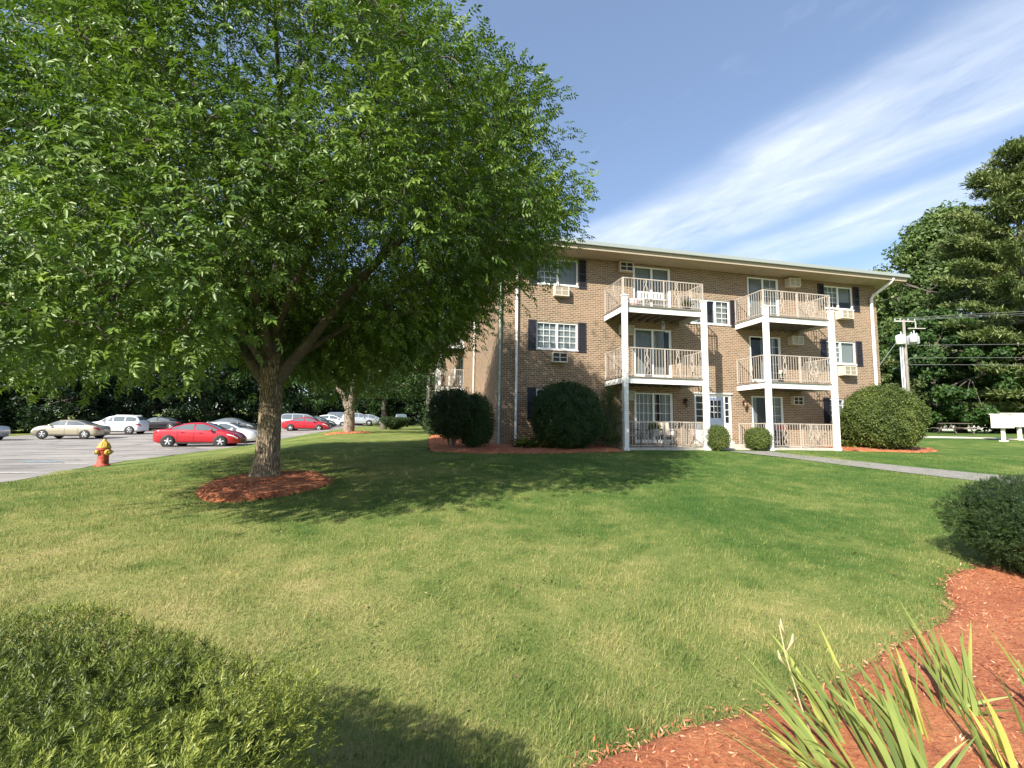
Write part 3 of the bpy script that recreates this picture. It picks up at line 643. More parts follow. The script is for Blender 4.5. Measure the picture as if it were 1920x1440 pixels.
mb = MB(); mb.box(11.5, 13.6, 16.15, Q0 - .002, 0.4, 1.0); mb.box(11.5, 13.6, 15.75, 16.149, 0.4, .87); mb.build('step', M['concrete'], BLD, .01)
mb = MB(); mb.box(a - .02, c + .02, Q0 - .06, Q0 + .028, y + .003, y + .05); mb.box(a - .06, c + .06, Q0 - .03, Q0 + .028, z - .1, z - .003); mb.build('door_trim', M['white'], BLD)

# through-wall air conditioners
def aircon(s0, s1, z0, z1, depth, dark=False):
    mb = MB(); q = Q0 - depth; t = .035
    mb.box(s0, s1, q, Q0 - .002, z1 - t, z1); mb.box(s0, s1, q, Q0 - .002, z0, z0 + t); mb.box(s0, s0 + t, q + .001, Q0 - .002, z0 + t, z1 - t); mb.box(s1 - t, s1, q + .001, Q0 - .002, z0 + t, z1 - t)
    o = mb.build('air_conditioner', M['acbox'], BLD)
    mb = MB(); mb.box(s0 + t, s1 - t, q + .05, q + .06, z0 + t, z1 - t); mb.build('coil', M['black'] if dark else M['acgrille'], o)
    mb = MB()
    for k in range(1, 1 if dark else 10): zz = z0 + t + (z1 - z0 - 2 * t) * k / 10; mb.box(s0 + t, s1 - t, q + .02, q + .045, zz - .006, zz + .006)
    mb.box((s0 + s1) / 2 - .012, (s0 + s1) / 2 + .012, q + .008, q + .046, z0 + t, z1 - t); mb.box(s0 + t, s1 - t, q + .009, q + .019, (z0 + z1) / 2 - .012, (z0 + z1) / 2 + .012)
    mb.build('grille', M['acbox'], o)
for a_ in ((8.25, 8.86, 8.06, 8.46, .22, True), (8.25, 8.86, 5.42, 5.80, .22), (8.25, 8.86, 2.74, 3.12, .22), (16.42, 17.0, 8.03, 8.43, .3), (16.44, 17.02, 5.40, 5.78, .3), (16.45, 16.98, 2.72, 3.09, .2, True),
           (5.35, 5.98, 4.14, 4.53, .25, True), (5.44, 6.04, 6.80, 7.22, .25), (19.14, 19.78, 6.74, 7.13, .36), (19.1, 19.78, 4.12, 4.54, .36)): aircon(*a_)

# wall lamps by the door
for s in (11.22, 14.05):
    mb = MB(); mb.box(s - .05, s + .05, Q0 - .03, Q0 - .002, 2.66, 2.86); mb.tube([(s, Q0 - .03, 2.84), (s, Q0 - .12, 2.9), (s, Q0 - .14, 2.86)], .012, 6)
    mb.lathe([(.0, 2.87), (.03, 2.86), (.085, 2.79), (.09, 2.78), (.075, 2.77)], 6, (s, Q0 - .14, 0)); mb.lathe([(.03, 2.5), (.045, 2.53), (.02, 2.54)], 6, (s, Q0 - .14, 0))
    for k in range(6): t = math.pi * k / 3; mb.tube([(s + .042 * math.cos(t), Q0 - .14 + .042 * math.sin(t), 2.53), (s + .075 * math.cos(t), Q0 - .14 + .075 * math.sin(t), 2.77)], .006, 4)
    o = mb.build('wall_lamp', M['lampmat'], BLD)
    mb = MB(); mb.lathe([(.034, 2.545), (.066, 2.765)], 6, (s, Q0 - .14, 0)); mb.build('lamp_glass', plain('amber_glass', (.25, .16, .09), .2), o)

# downpipes
def pipe(pts, r, m_):
    mb = MB(); mb.tube(pts, r, 8); o = mb.build('downpipe', M[m_], BLD)
    return o
pipe([(3.95, 16.2, 8.6), (3.95, 16.3, 8.42), (3.95, 17.08, 8.05), (3.95, 17.13, 7.9), (3.95, 17.13, .95), (3.95, 16.9, .84)], .055, 'white')
pipe([(3.3, 16.2, 8.6), (3.3, 16.3, 8.42), (3.3, 17.05, 8.05), (3.3, 17.13, 7.9), (3.3, 17.13, .95), (3.3, 16.9, .84)], .045, 'copper_pipe')
pipe([(21.35, 16.2, 8.6), (21.33, 16.3, 8.42), (21.18, 17.0, 8.0), (21.15, 17.11, 7.85), (21.15, 17.12, .95), (21.15, 16.9, .84)], .07, 'white')
pipe([(2.36, 23.6, 8.6), (2.5, 23.6, 8.4), (3.12, 23.6, 8.1), (3.18, 23.6, 7.9), (3.18, 23.6, 1.1)], .055, 'white')

# balconies: deck, fascia boards, joists, railing; tall white posts run from the ground
def railing(name, pts, zb, zt, parent, panels=True, pitch=0.12):
    mb = MB()
    for (a, c) in zip(pts[:-1], pts[1:]):
        L = math.hypot(c[0] - a[0], c[1] - a[1]); d = ((c[0] - a[0]) / L, (c[1] - a[1]) / L); nrm_ = (-d[1], d[0])
        def bar(t0, t1, z0, z1, th=.010):
            p = [(a[0] + d[0] * t + nrm_[0] * o_, a[1] + d[1] * t + nrm_[1] * o_) for t, o_ in ((t0, -th), (t1, -th), (t1, th), (t0, th))]; mb.prism(p, z0, z1)
        bar(0, L, zt - .035, zt, .019); bar(0.022, L - .022, zb + .07, zb + .095, .0125)
        k = max(2, int(L / pitch))
        for i in range(1, k): t = L * i / k; bar(t - .007, t + .007, zb + .095, zt - .035, .007)
        for t in ([0.02, L - .02] if L < 2.4 else [0.02, L / 2, L - .02]): bar(t - .021, t + .021, zb, zt + .002, .0205)
        if panels and L > 1:
            for fpos in ((.28, .66) if L > 2.4 else (.5,)):
                t = L * fpos; zc = (zb + zt) / 2
                def P(u, z, off=0): return (a[0] + d[0] * (t + u) + nrm_[0] * off, a[1] + d[1] * (t + u) + nrm_[1] * off, z)
                for sgn in (-1, 1):
                    mb.tube([P(0, zb + .1), P(sgn * .09, zb + .25), P(0.0, zc - .08), P(-sgn * .09, zc + .1), P(0, zt - .2), P(sgn * .05, zt - .1), P(0, zt - .04)], .012, 5)
                    mb.tube([P(sgn * .02, zc), P(sgn * .1, zc + .05), P(sgn * .07, zc - .09), P(sgn * .02, zc - .05)], .010, 5)
    return mb.build(name, M['rail'], parent)
QF = 15.55
def post(s, q, z0, z1, w_=.086):
    mb = MB(); mb.box(s - w_, s + w_, q - w_, q + w_, z0, z1 - .07); mb.box(s - w_ - .025, s + w_ + .025, q - w_ - .025, q + w_ + .025, z1 - .07, z1 - .03)
    mb.add([(s - w_ - .025, q - w_ - .025, z1 - .03), (s + w_ + .025, q - w_ - .025, z1 - .03), (s + w_ + .025, q + w_ + .025, z1 - .03), (s - w_ - .025, q + w_ + .025, z1 - .03), (s, q, z1 + .02)], [(0, 1, 4), (1, 2, 4), (2, 3, 4), (3, 0, 4)])
    mb.box(s - w_ - .02, s + w_ + .02, q - w_ - .02, q + w_ + .02, z0 - .3, z0 + .1)
    return mb.build('post', M['white'], BLD, .006)
for s in (7.69, 11.02, 13.82, 17.0):
    x, y = b2w(s, 15.5); post(s, 15.5, G(x, y), 6.60)
for (s0, s1) in ((7.6, 11.1), (13.72, 17.1)):
    for zf in (6.21, 3.53):
        mb = MB(); mb.box(s0, s1, QF - .06, Q0 - .003, zf - .035, zf)
        o = mb.build('balcony', M['deck'], BLD)
        mb = MB(); mb.box(s0 + .03, s1 - .03, QF, QF + .04, zf - .26, zf - .037); mb.box(s0 + .03, s0 + .07, QF + .041, Q0 - .004, zf - .26, zf - .037); mb.box(s1 - .07, s1 - .03, QF + .041, Q0 - .004, zf - .26, zf - .037)
        mb.build('fascia_board', M['white'], o)
        mb = MB()
        for k in range(1, 9): x = s0 + .07 + (s1 - s0 - .14) * k / 9; mb.box(x - .02, x + .02, QF + .042, Q0 - .005, zf - .22, zf - .038)
        mb.build('joists', M['deck'], o)
        railing('railing', [(s0 + .06, Q0 - .02), (s0 + .06, QF - .0), (s1 - .06, QF - .0), (s1 - .06, Q0 - .02)], zf, zf + (1.06 if zf > 5 else 1.09), o)
    # ground-floor patio slab and its railing
    mb = MB(); mb.box(s0, s1, QF, Q0 - .003, .3, .90); o = mb.build('patio', M['concrete'], BLD)
    railing('railing', [(s0 + .06, Q0 - .02), (s0 + .06, QF + .1), (s1 - .1, QF + .1), (s1 - .1, Q0 - .02)], .90, 1.88, o)
# end-wall balconies beside the parking lot
for (q0, q1, zl) in ((28.7, 32.0, (4.09, 6.76)), (45.7, 49.0, (4.3, 6.97))):
    s0 = 1.72
    for q in (q0 + .1, q1 - .1):
        x, y = b2w(s0 + .02, q); post(s0 + .02, q, G(x, y), zl[1] + .35)
    for zf in zl:
        mb = MB(); mb.box(s0 - .02, S0 - .003, q0, q1, zf - .035, zf); o = mb.build('balcony', M['deck'], BLD)
        mb = MB(); mb.box(s0 + .03, s0 + .07, q0 + .03, q1 - .03, zf - .26, zf - .037); mb.box(s0 + .071, S0 - .004, q0 + .03, q0 + .07, zf - .26, zf - .037); mb.box(s0 + .071, S0 - .004, q1 - .07, q1 - .03, zf - .26, zf - .037); mb.build('fascia_board', M['white'], o)
        railing('railing', [(S0 - .02, q0 + .06), (s0 + .06, q0 + .06), (s0 + .06, q1 - .06), (S0 - .02, q1 - .06)], zf, zf + 1.07, o)
# ------------------------------------------------------------------ trees
m, n, b = mat('bark'); M['bark'] = m
t = N(n, 'ShaderNodeTexCoord'); mp = N(n, 'ShaderNodeMapping'); n.links.new(t.outputs['Object'], mp.inputs[0]); mp.inputs['Scale'].default_value = (26, 26, 5.5)
v = N(n, 'ShaderNodeTexVoronoi', i_Scale=1.0); v.feature = 'DISTANCE_TO_EDGE'; nz = N(n, 'ShaderNodeTexNoise', i_Scale=5.0, i_Detail=6)
n.links.new(t.outputs['Object'], nz.inputs['Vector'])
ad = N(n, 'ShaderNodeVectorMath', operation='MULTIPLY_ADD'); n.links.new(nz.outputs['Color'], ad.inputs[0]); ad.inputs[1].default_value = (1.6, 1.6, 1.6); n.links.new(mp.outputs[0], ad.inputs[2])
n.links.new(ad.outputs[0], v.inputs['Vector'])
hgt = mth(n, 'ADD', mth(n, 'MINIMUM', v.outputs['Distance'], 0.35), mth(n, 'MULTIPLY', nz.outputs[0], 0.25))
n.links.new(ramp(n, hgt, [(0.12, (0.085, 0.065, 0.048)), (0.28, (0.23, 0.185, 0.13)), (0.5, (0.36, 0.30, 0.21))]), b.inputs['Base Color']); b.inputs['Roughness'].default_value = 0.95; b.inputs['Specular IOR Level'].default_value = 0.15
bp = N(n, 'ShaderNodeBump', i_Strength=1.0, i_Distance=0.04); n.links.new(hgt, bp.inputs['Height']); n.links.new(bp.outputs[0], b.inputs['Normal'])
M['bark_dark'] = plain('bark_dark', (0.10, 0.085, 0.07), 0.95, noise=0.4, nscale=14, bump=0.6)
M['bark_grey'] = plain('bark_grey', (0.22, 0.18, 0.14), 0.95, noise=0.3, nscale=12, bump=0.6)

def spline(P, k=6):
    """Catmull-Rom through the points"""
    P = np.array(P, float); Q = np.concatenate([[2 * P[0] - P[1]], P, [2 * P[-1] - P[-2]]]); out = []
    for i in range(1, len(Q) - 2):
        for t in np.linspace(0, 1, k, endpoint=False):
            out.append(0.5 * (2 * Q[i] + (Q[i + 1] - Q[i - 1]) * t + (2 * Q[i - 1] - 5 * Q[i] + 4 * Q[i + 1] - Q[i + 2]) * t * t + (3 * Q[i] - Q[i - 1] - 3 * Q[i + 1] + Q[i + 2]) * t ** 3))
    out.append(P[-1]); return np.array(out)
def compound(rs, C, D, n_pairs, ll, lw, rl, tint, out):
    """pinnate leaves: C attachment points, D rachis directions; leaflets in pairs plus one at the tip"""
    n = len(C); D = nrm(D); up = nrm(rs.normal(size=(n, 3)) * 0.4 + np.array([0, 0, .6]) + out * .75); S = nrm(np.cross(D, up)); U = np.cross(S, D)
    Ps, Ds, Ns, Ls = [], [], [], []
    for k in range(n_pairs):
        f = 0.35 + 0.55 * k / max(1, n_pairs - 1)
        for sg in (-1, 1):
            Ps.append(C + D * (rl * f)); Ds.append(nrm(S * sg * 0.95 + D * 0.62 - U * 0.22 + rs.normal(size=(n, 3)) * 0.16)); Ns.append(nrm(U + rs.normal(size=(n, 3)) * 0.28)); Ls.append(ll * rs.uniform(0.75, 1.15, n))
    Ps.append(C + D * rl); Ds.append(nrm(D - U * 0.15)); Ns.append(nrm(U + rs.normal(size=(n, 3)) * 0.2)); Ls.append(ll * rs.uniform(0.9, 1.25, n))
    k = 2 * n_pairs + 1; L = np.concatenate(Ls)
    T = np.clip(np.tile(tint, k) + rs.normal(0, 0.07, n * k), 0, 1)
    return leaf_arrays(np.concatenate(Ps), np.concatenate(Ds), np.concatenate(Ns), L, L * (lw / ll), T, 0.22, 0.12)

def main_tree():
    rs = np.random.RandomState(5)
    bx, by = -4.85, 9.21; bz = G(bx, by)
    T = empty('shade_tree', (bx, by, bz), 0, 'large spreading leafy shade tree in the mulch ring, its crown filling the upper left', 'tree')
    W = lambda P: np.asarray(P, float) - np.array([bx, by, bz])
    # trunk: furrowed, flared at the root
    hs = np.array([-.25, -.05, .03, .1, .2, .35, .6, .9, 1.2, 1.5, 1.8, 2.0, 2.15, 2.3, 2.5]); rr = np.array([.40, .345, .305, .275, .25, .232, .216, .207, .203, .2, .198, .202, .212, .205, .17])
    hz_ = np.linspace(-.25, 2.5, 56); ra = np.interp(hz_, hs, rr); na = 64; V = []
    for i, h in enumerate(hz_):
        th = np.linspace(0, 2 * np.pi, na, endpoint=False)
        flare = 1 + 0.16 * np.exp(-max(h, 0) / .18) * np.cos(th * 5 + 0.6) + 0.025 * np.sin(th * 3 + h * 2) + 0.03 * np.sin(th * 19 + 3 * np.sin(h * 6 + th * 2)) + 0.008 * rs.normal(size=na)
        r = ra[i] * flare; V.append(np.stack([r * np.cos(th) + 0.03 * np.sin(h * 1.3), r * np.sin(th), np.full(na, h)], 1))
    V = np.concatenate(V); i = (np.arange(len(hz_) - 1)[:, None] * na + np.arange(na)[None]); j = (np.arange(len(hz_) - 1)[:, None] * na + (np.arange(na)[None] + 1) % na)
    npmesh('trunk', V, np.stack([i.ravel(), j.ravel(), j.ravel() + na, i.ravel() + na], 1), M['bark'], T, smooth=True)
    limbs = [([(-4.83, 9.21, 2.5), (-4.9, 9.3, 3.6), (-4.85, 9.3, 5.2), (-4.6, 9.2, 8), (-4.6, 9.0, 10.2)], .21, .03),
             ([(-4.75, 9.21, 2.45), (-4.25, 9.2, 3.1), (-3.0, 9.3, 4.8), (-1.4, 9.2, 6.2), (.4, 9, 7)], .14, .02),
             ([(-4.95, 9.2, 2.45), (-5.4, 9.1, 3.1), (-6.8, 8.8, 4.8), (-8.2, 8.4, 5.8), (-9.2, 8.2, 6.2)], .14, .02),
             ([(-4.85, 9.1, 2.9), (-4.8, 8.5, 3.8), (-4.6, 7.2, 5.0), (-4.3, 6.2, 5.6), (-4.1, 5.4, 5.8)], .10, .02),
             ([(-4.85, 9.3, 3.0), (-5, 10.2, 4), (-5.2, 12, 5.8), (-5.5, 13.6, 6.5)], .11, .02),
             ([(-4.8, 9.1, 3.4), (-3.8, 8.3, 4.8), (-2.3, 6.6, 6.2), (-1.6, 5.9, 6.5)], .09, .02),
             ([(-5.0, 9.1, 3.4), (-5.9, 8.2, 5), (-6.6, 7.4, 6.2), (-7.0, 6.9, 7)], .09, .02),
             ([(-4.9, 9.1, 2.7), (-4.95, 8.2, 3.3), (-5, 7, 3.8), (-4.8, 5.7, 3.4), (-4.4, 4.8, 2.7)], .06, .012),
             ([(-5.2, 9.0, 2.9), (-6.2, 8.6, 3.5), (-7.6, 7.8, 3.8), (-9, 7.2, 3.1)], .06, .012),
             ([(-4.6, 9.4, 2.9), (-3.7, 9.7, 3.6), (-2.2, 10.3, 4.6), (-.6, 10.6, 4.6)], .08, .015),
             ([(-4.85, 9.3, 5.5), (-3.8, 9.8, 7.0), (-3.0, 10, 8.2)], .07, .02), ([(-4.85, 9.3, 5.5), (-6, 9.4, 7.6), (-7, 9.2, 9)], .07, .02),
             ([(-4.75, 9.2, 6.6), (-4.3, 7.8, 7.8), (-3.9, 6.8, 8.4)], .06, .02), ([(-2.8, 9.2, 5.0), (-1.8, 8.5, 6.2), (-1.1, 8.0, 7.0)], .05, .015)]
    mb = MB(); nodes = []
    for P, r0, r1 in limbs:
        S_ = spline(P, 6); L = len(S_); mb.tube([tuple(p) for p in W(S_)], list(np.linspace(r0, r1, L)), 10)
        nodes += [p for p in S_[3:]]
    nodes = np.array(nodes)
    # crown envelope
    def rad(z, az):
        r = np.interp(z, [1.8, 2.6, 3.6, 5.5, 7.2, 8.6, 9.8, 10.7, 11.2], [5.2, 5.8, 6.15, 6.35, 5.9, 4.9, 3.5, 1.9, .3])
        r = r - .25 - .55 * smooth01(.1, .9, np.cos(az + .75)) * smooth01(5.5, 8.5, z)
        r = r - .25 * smooth01(.2, .8, np.cos(az + .1))
        r = r - .9 * smooth01(.55, .95, np.cos(az + 2.45)) - 1.35 * smooth01(.4, .9, np.cos(az + 2.05)) * smooth01(2.9, 3.7, z) * (1 - smooth01(7, 9, z))
        return r * (1 + .07 * np.sin(3 * az + 1) + .05 * np.sin(5 * az + z) + .05 * np.sin(7 * az - 2 * z))
    def zbot(x, y):
        z = 3.4 + 0.28 * np.maximum(0, np.hypot(x + 4.7, y - 9) - 3.2) + 0.9 * smooth01(-.8, 1.2, x)
        for (lx, ly, lr, dz) in ((-4.8, 4.9, 1.7, 1.75), (-6.6, 6.3, 1.5, .9), (-9.2, 8.4, 2.2, .8), (-3.9, 11.1, 1.6, .9)):
            z = z - dz * np.exp(-((x - lx) ** 2 + (y - ly) ** 2) / lr ** 2)
        z = z + .9 * smooth01(-2.0, -.6, x) * smooth01(8.6, 10, y)
        wdg = smooth01(-.72, -.58, x / y) * smooth01(9.2, 7.2, y)
        z = np.maximum(z, wdg * (1.6 + .46 * np.minimum(y, 7.6)))
        return np.maximum(z, 2.25)
    n0 = 42000
    X = rs.uniform(-11.6, 2.4, n0); Y = rs.uniform(2.2, 15.8, n0); Z = rs.uniform(1.9, 11.2, n0)
    az = np.arctan2(Y - 8.9, X + 4.75); r = np.hypot(X + 4.75, Y - 8.9) / rad(Z, az); dz = Z - zbot(X, Y)
    edge = np.minimum((1 - r) * 6, dz)
    keep = (r < 1) & (dz > 0) & (rs.rand(n0) < np.where(edge < 1.5, 1.0, np.where(edge < 2.6, .5, .22)))
    hole = np.sin(X * 1.15 + 1.7 * np.sin(Z * .9)) * np.sin(Y * 1.05 + 1.3 * np.sin(X * .8 + 2)) * np.sin(Z * 1.35 + 1.1 * np.sin(Y * .7))
    keep &= hole > -0.30
    flank = np.interp((Z - 1.6) / Y, [.2, .23, .36, .43, .56, .65, .78, .83, .9, 1.0], [-.06, 0, .116, .145, .162, .12, .11, .03, -.08, -.16])    # the trimmed side towards the building
    keep &= X < flank * Y - .42
    keep &= rs.rand(n0) < np.where(edge < 1.1, 0.64, 0.4)
    k_ = np.clip(Z - 1.6, 0, 9)      # the gap that lets the sun through to the trunk
    keep &= (np.hypot((X + 4.85 + .858 * k_) * .817 - (Y - 9.0 + 1.214 * k_) * .577, np.minimum(0, k_ - .3)) > .6) | (np.abs((X + 4.85 + .858 * k_) * .577 + (Y - 9.0 + 1.214 * k_) * .817) > 1.0)
    C = np.stack([X, Y, Z], 1)[keep]
    print('clumps', len(C)); C = C[:5600]
    # twigs out to every clump
    # every clump is reached from the nearest wood already grown, working outwards, so the twigs branch
    order = np.argsort(np.linalg.norm((C - np.array([-4.8, 9.1, 4.6])) * np.array([1, 1, .9]), axis=1)); pool = np.zeros((len(nodes) + len(C), 3)); pool[:len(nodes)] = nodes; m_ = len(nodes); core_ = np.array([-4.8, 9.1, 4.0])
    depth_ = np.zeros(len(pool))
    for c in C[order]:
        dd = np.linalg.norm(pool[:m_] - c, axis=1) + .06 * depth_[:m_] + .5 * np.maximum(0, np.linalg.norm(pool[:m_] - core_, axis=1) - np.linalg.norm(c - core_))
        j = int(dd.argmin()); a = pool[j]; L_ = np.linalg.norm(c - a)
        mid = (c + a) / 2 + np.array([0, 0, .10 * L_]) + rs.normal(size=3) * .05 * min(1, L_); r_ = .012 if depth_[j] < 2 else .008
        mb.tube([tuple(p) for p in W([a, mid, c])], [r_ * 1.2, r_, r_ * .6], 4, False)
        pool[m_] = c; depth_[m_] = depth_[j] + 1; m_ += 1
    mb.build('limbs', M['bark_dark'], T)
    # fine bare twigs hanging inside the crown
    mt = MB(); k = 0
    for c in [c_ for c_ in C[rs.permutation(len(C))[:900]] if c_[2] > 3.5 and c_[1] > 7.2][:560]:
        e = np.minimum(1 - np.hypot(c[0] + 4.75, c[1] - 8.9) / 6.2, 1)
        p = c + rs.normal(size=3) * .3; v_ = np.array([rs.normal() * .4, rs.normal() * .4, -1.0]); q = p + v_ * rs.uniform(.3, .9); mid = (p + q) / 2 + rs.normal(size=3) * .08
        mt.tube([tuple(x) for x in W([p, mid, q])], [.006, .004, .002], 3, False)
    tag(mt.build('twigs', M['twig'], T), kind='stuff')
    # leaves
    per = rs.randint(14, 24, len(C)); K = np.repeat(np.arange(len(C)), per); n = len(K)
    off = rs.normal(size=(n, 3)) * np.array([.34, .34, .25]); P = C[K] + off
    outw = C[K] - np.array([-4.75, 8.9, 5.0]); D = nrm(nrm(outw) * .7 + nrm(off) * .7 + rs.normal(size=(n, 3)) * .35 + np.array([0, 0, -.42]))
    ok = (P[:, 2] > 2.02) & (np.abs(off).max(1) < .85) & (P[:, 0] < np.interp((P[:, 2] - 1.6) / P[:, 1], [.2, .23, .36, .43, .56, .65, .78, .83, .9, 1.0], [-.06, 0, .116, .145, .162, .12, .11, .03, -.08, -.16]) * P[:, 1] + .12); P, D, K = P[ok], D[ok], K[ok]
    tint = np.clip(rs.normal(.5, .14, len(C))[K] + rs.normal(0, .1, len(K)), 0, 1)
    V, F, Tt = compound(rs, P, D, 3, .088, .034, .17, tint, nrm(P - np.array([-4.75, 8.9, 5.0])))
    npmesh('crown', V - np.array([bx, by, bz]), F, M['leaf_main'], T, Tt)
    print('main tree clumps', len(C), 'leaflets', len(F) // 2)
main_tree()

def leaf_ball(rs, C, Rr, per, L, W_, flat=0.75, up=0.3, dens=None):
    """leaves spread over and inside clumps"""
    K = np.repeat(np.arange(len(C)), per); n = len(K); d = rdir(rs, n); rr = rs.rand(n) ** .45
    off = d * (Rr[K] * rr)[:, None] * np.array([1, 1, flat])
    P = C[K] + off; Nn = nrm(d * .7 + rs.normal(size=(n, 3)) * .5 + np.array([0, 0, up])); D = nrm(np.cross(Nn, rs.normal(size=(n, 3))) + np.array([0, 0, -.25]))
    Ls = L * rs.uniform(.6, 1.3, n); t = np.clip(rs.normal(.45, .16, len(C))[K] + rs.normal(0, .12, n), 0, 1)
    return leaf_arrays(P - D * Ls[:, None] * .5, D, Nn, Ls, Ls * W_, t, .15, .1)
def broad_tree(name, x, y, h, r, z0, tr, lm, bm, nclump, per, leaf, seed, label=None, group=None, wratio=.6, forks=0, topw=1.0, cat='tree', clump=.2):
    """trunk with limbs, and a crown of leaf clumps with gaps between them"""
    rs = np.random.RandomState(seed); T = empty(name, (x, y, G(x, y)), 0, label, cat, group)
    mb = MB(); hf = max(z0 * .9, .3); nodes = []
    def limb(P, a, c):
        S_ = spline(P, 5); mb.tube([tuple(p) for p in S_], list(np.linspace(a, c, len(S_))), 9); nodes.extend(list(S_[2:]))
    if forks:
        limb([(0, 0, -.2), (0, 0, .05), (.02, 0, .7), (0, 0, 1.3)], tr * 1.15, tr * .9)
        limb([(0, 0, 1.2), (-.45, .1, 2.2), (-1.0, .1, 3.2), (-1.5, .2, h * .6)], tr * .62, .05); limb([(0, 0, 1.2), (.12, 0, 2.4), (.35, 0, 4.2), (.4, -.1, h * .85)], tr * .72, .05)
    else: limb([(0, 0, -.2), (.0, 0, hf * .5), (rs.normal() * .1, rs.normal() * .1, hf), (rs.normal() * .3, rs.normal() * .3, h * .88)], tr * 1.15, tr * .2)
    for k in range(7):
        a = k * 2.4 + rs.rand(); zb = z0 + (h - z0) * (.05 + .1 * k); limb([(0, 0, zb), (r * .35 * math.cos(a), r * .35 * math.sin(a), zb + h * .08), (r * .75 * math.cos(a), r * .75 * math.sin(a), zb + h * .13)], tr * .35, .03)
    C = []; 
    while len(C) < nclump:
        t = rs.rand(); zz = z0 + (h - z0) * t; R = r * topw * np.interp(t, [0, .12, .35, .6, .82, 1], [.55, .85, 1, .93, .65, .18]); a = rs.rand() * 6.283
        rr = R * (0.35 + .65 * rs.rand() ** .5) * (1 + .15 * math.sin(3 * a + 5 * t + seed) + .11 * math.sin(5 * a - 11 * t + 2 * seed)); p = np.array([rr * math.cos(a), rr * math.sin(a), zz])
        if math.sin(p[0] * 2.2 / r * 2 + seed) * math.sin(p[1] * 2.1 / r * 2 + 1) * math.sin(zz * 2.4 / r * 2) > -.42: C.append(p)
    C = np.array(C); Rr = r * clump * rs.uniform(.7, 1.35, len(C))
    nd = np.array(nodes)
    for c in C[::2]:
        a = nd[((c - nd) ** 2).sum(1).argmin()]; mb.tube([tuple(a), tuple((a + c) / 2 + np.array([0, 0, .1])), tuple(c)], [.05 * r / 5, .035 * r / 5, .015 * r / 5], 4, False)
    mb.build('trunk', M[bm], T)
    V, F, Tt = leaf_ball(rs, C, Rr, per, leaf, wratio); npmesh('crown', V, F, M[lm], T, Tt)
    return T
def copy_tree(o, loc, rz, s, label, group=None, parent=None):
    c = o.copy(); COL.objects.link(c); c.location = loc; c.rotation_euler = (0, 0, rz); c.scale = s
    if label: c['label'] = label
    if group: c['group'] = group
    def rec(src, dst):
        for ch in list(src.children):
            d = ch.copy(); COL.objects.link(d); d.parent = dst; rec(ch, d)
    rec(o, c); return c
# beside the lot: the forked tree and the one behind it
broad_tree('forked_tree', -9.75, 27.7, 9.6, 4.6, 2.6, .33, 'leaf_mid', 'bark_grey', 150, 170, .17, 21, 'tree with a forked pale grey trunk in a mulch ring beside the lot', wratio=.45, forks=1)
broad_tree('lawn_tree', -11.9, 43, 10, 4.6, 3.0, .30, 'leaf_mid', 'bark_dark', 110, 120, .24, 22, 'slender dark trunked tree standing behind the bowl-shaped shrub', wratio=.5)
# woodland behind the parking lot: two dense kinds, each tree its own
GRP = 'dense trees behind the parking lot'
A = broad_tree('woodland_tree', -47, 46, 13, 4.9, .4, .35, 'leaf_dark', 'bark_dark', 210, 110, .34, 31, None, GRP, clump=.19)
B_ = broad_tree('woodland_tree', -38, 58, 15, 5.2, .6, .35, 'leaf_mid', 'bark_dark', 200, 110, .36, 33, None, GRP, clump=.19)
def hedgerow():
    rs = np.random.RandomState(3)
    spots = [(-59, 41, 1.0, 0), (-53, 45, 1.0, 0), (-47.5, 49, 1.05, 0), (-43, 54.5, .95, 0), (-40, 60.5, 1.05, 1), (-35.5, 65, 1.05, 0), (-31, 70, 1.0, 1), (-26, 74, 1.1, 0), (-20.5, 77, 1.0, 1), (-15, 79, 1.0, 0), (-9.5, 76, .95, 1),
             (-64, 56, 1.35, 1), (-55, 64, 1.3, 0), (-46, 73, 1.35, 1), (-36, 82, 1.3, 0), (-25, 89, 1.3, 1), (-13, 92, 1.25, 0)]
    where = ['beyond the silver car at the far left edge', 'behind the bonnet of the gold sedan', 'behind the white utility car', 'behind the black sedan', 'behind the red sedan roof', 'just left of the big shade trunk', 'behind the silver minivan',
             'behind the pale hatchback', 'behind the forked trunk', 'behind the bowl-shaped shrub', 'against the far end of the building', 'rising over the row at the far left', 'rising over the gold sedan row',
             'rising behind the black sedan row', 'rising behind the big shade trunk', 'rising behind the silver minivan row', 'rising behind the forked trunk row']
    for i, ((x, y, s, k), wh) in enumerate(zip(spots, where)):
        o = B_ if k else A; lab = ('pale green' if k else 'dark green') + ' woodland tree ' + wh
        loc = (x, y, G(x, y) - .1); sc_ = (s * rs.uniform(.95, 1.1), s * rs.uniform(.95, 1.1), s * rs.uniform(.85, 1.12)); rz = rs.rand() * 6.28
        if i == 1: A.location = loc; A['label'] = lab; continue
        if i == 4: B_.location = loc; B_['label'] = lab; continue
        copy_tree(o, loc, rz, sc_, lab)
hedgerow()
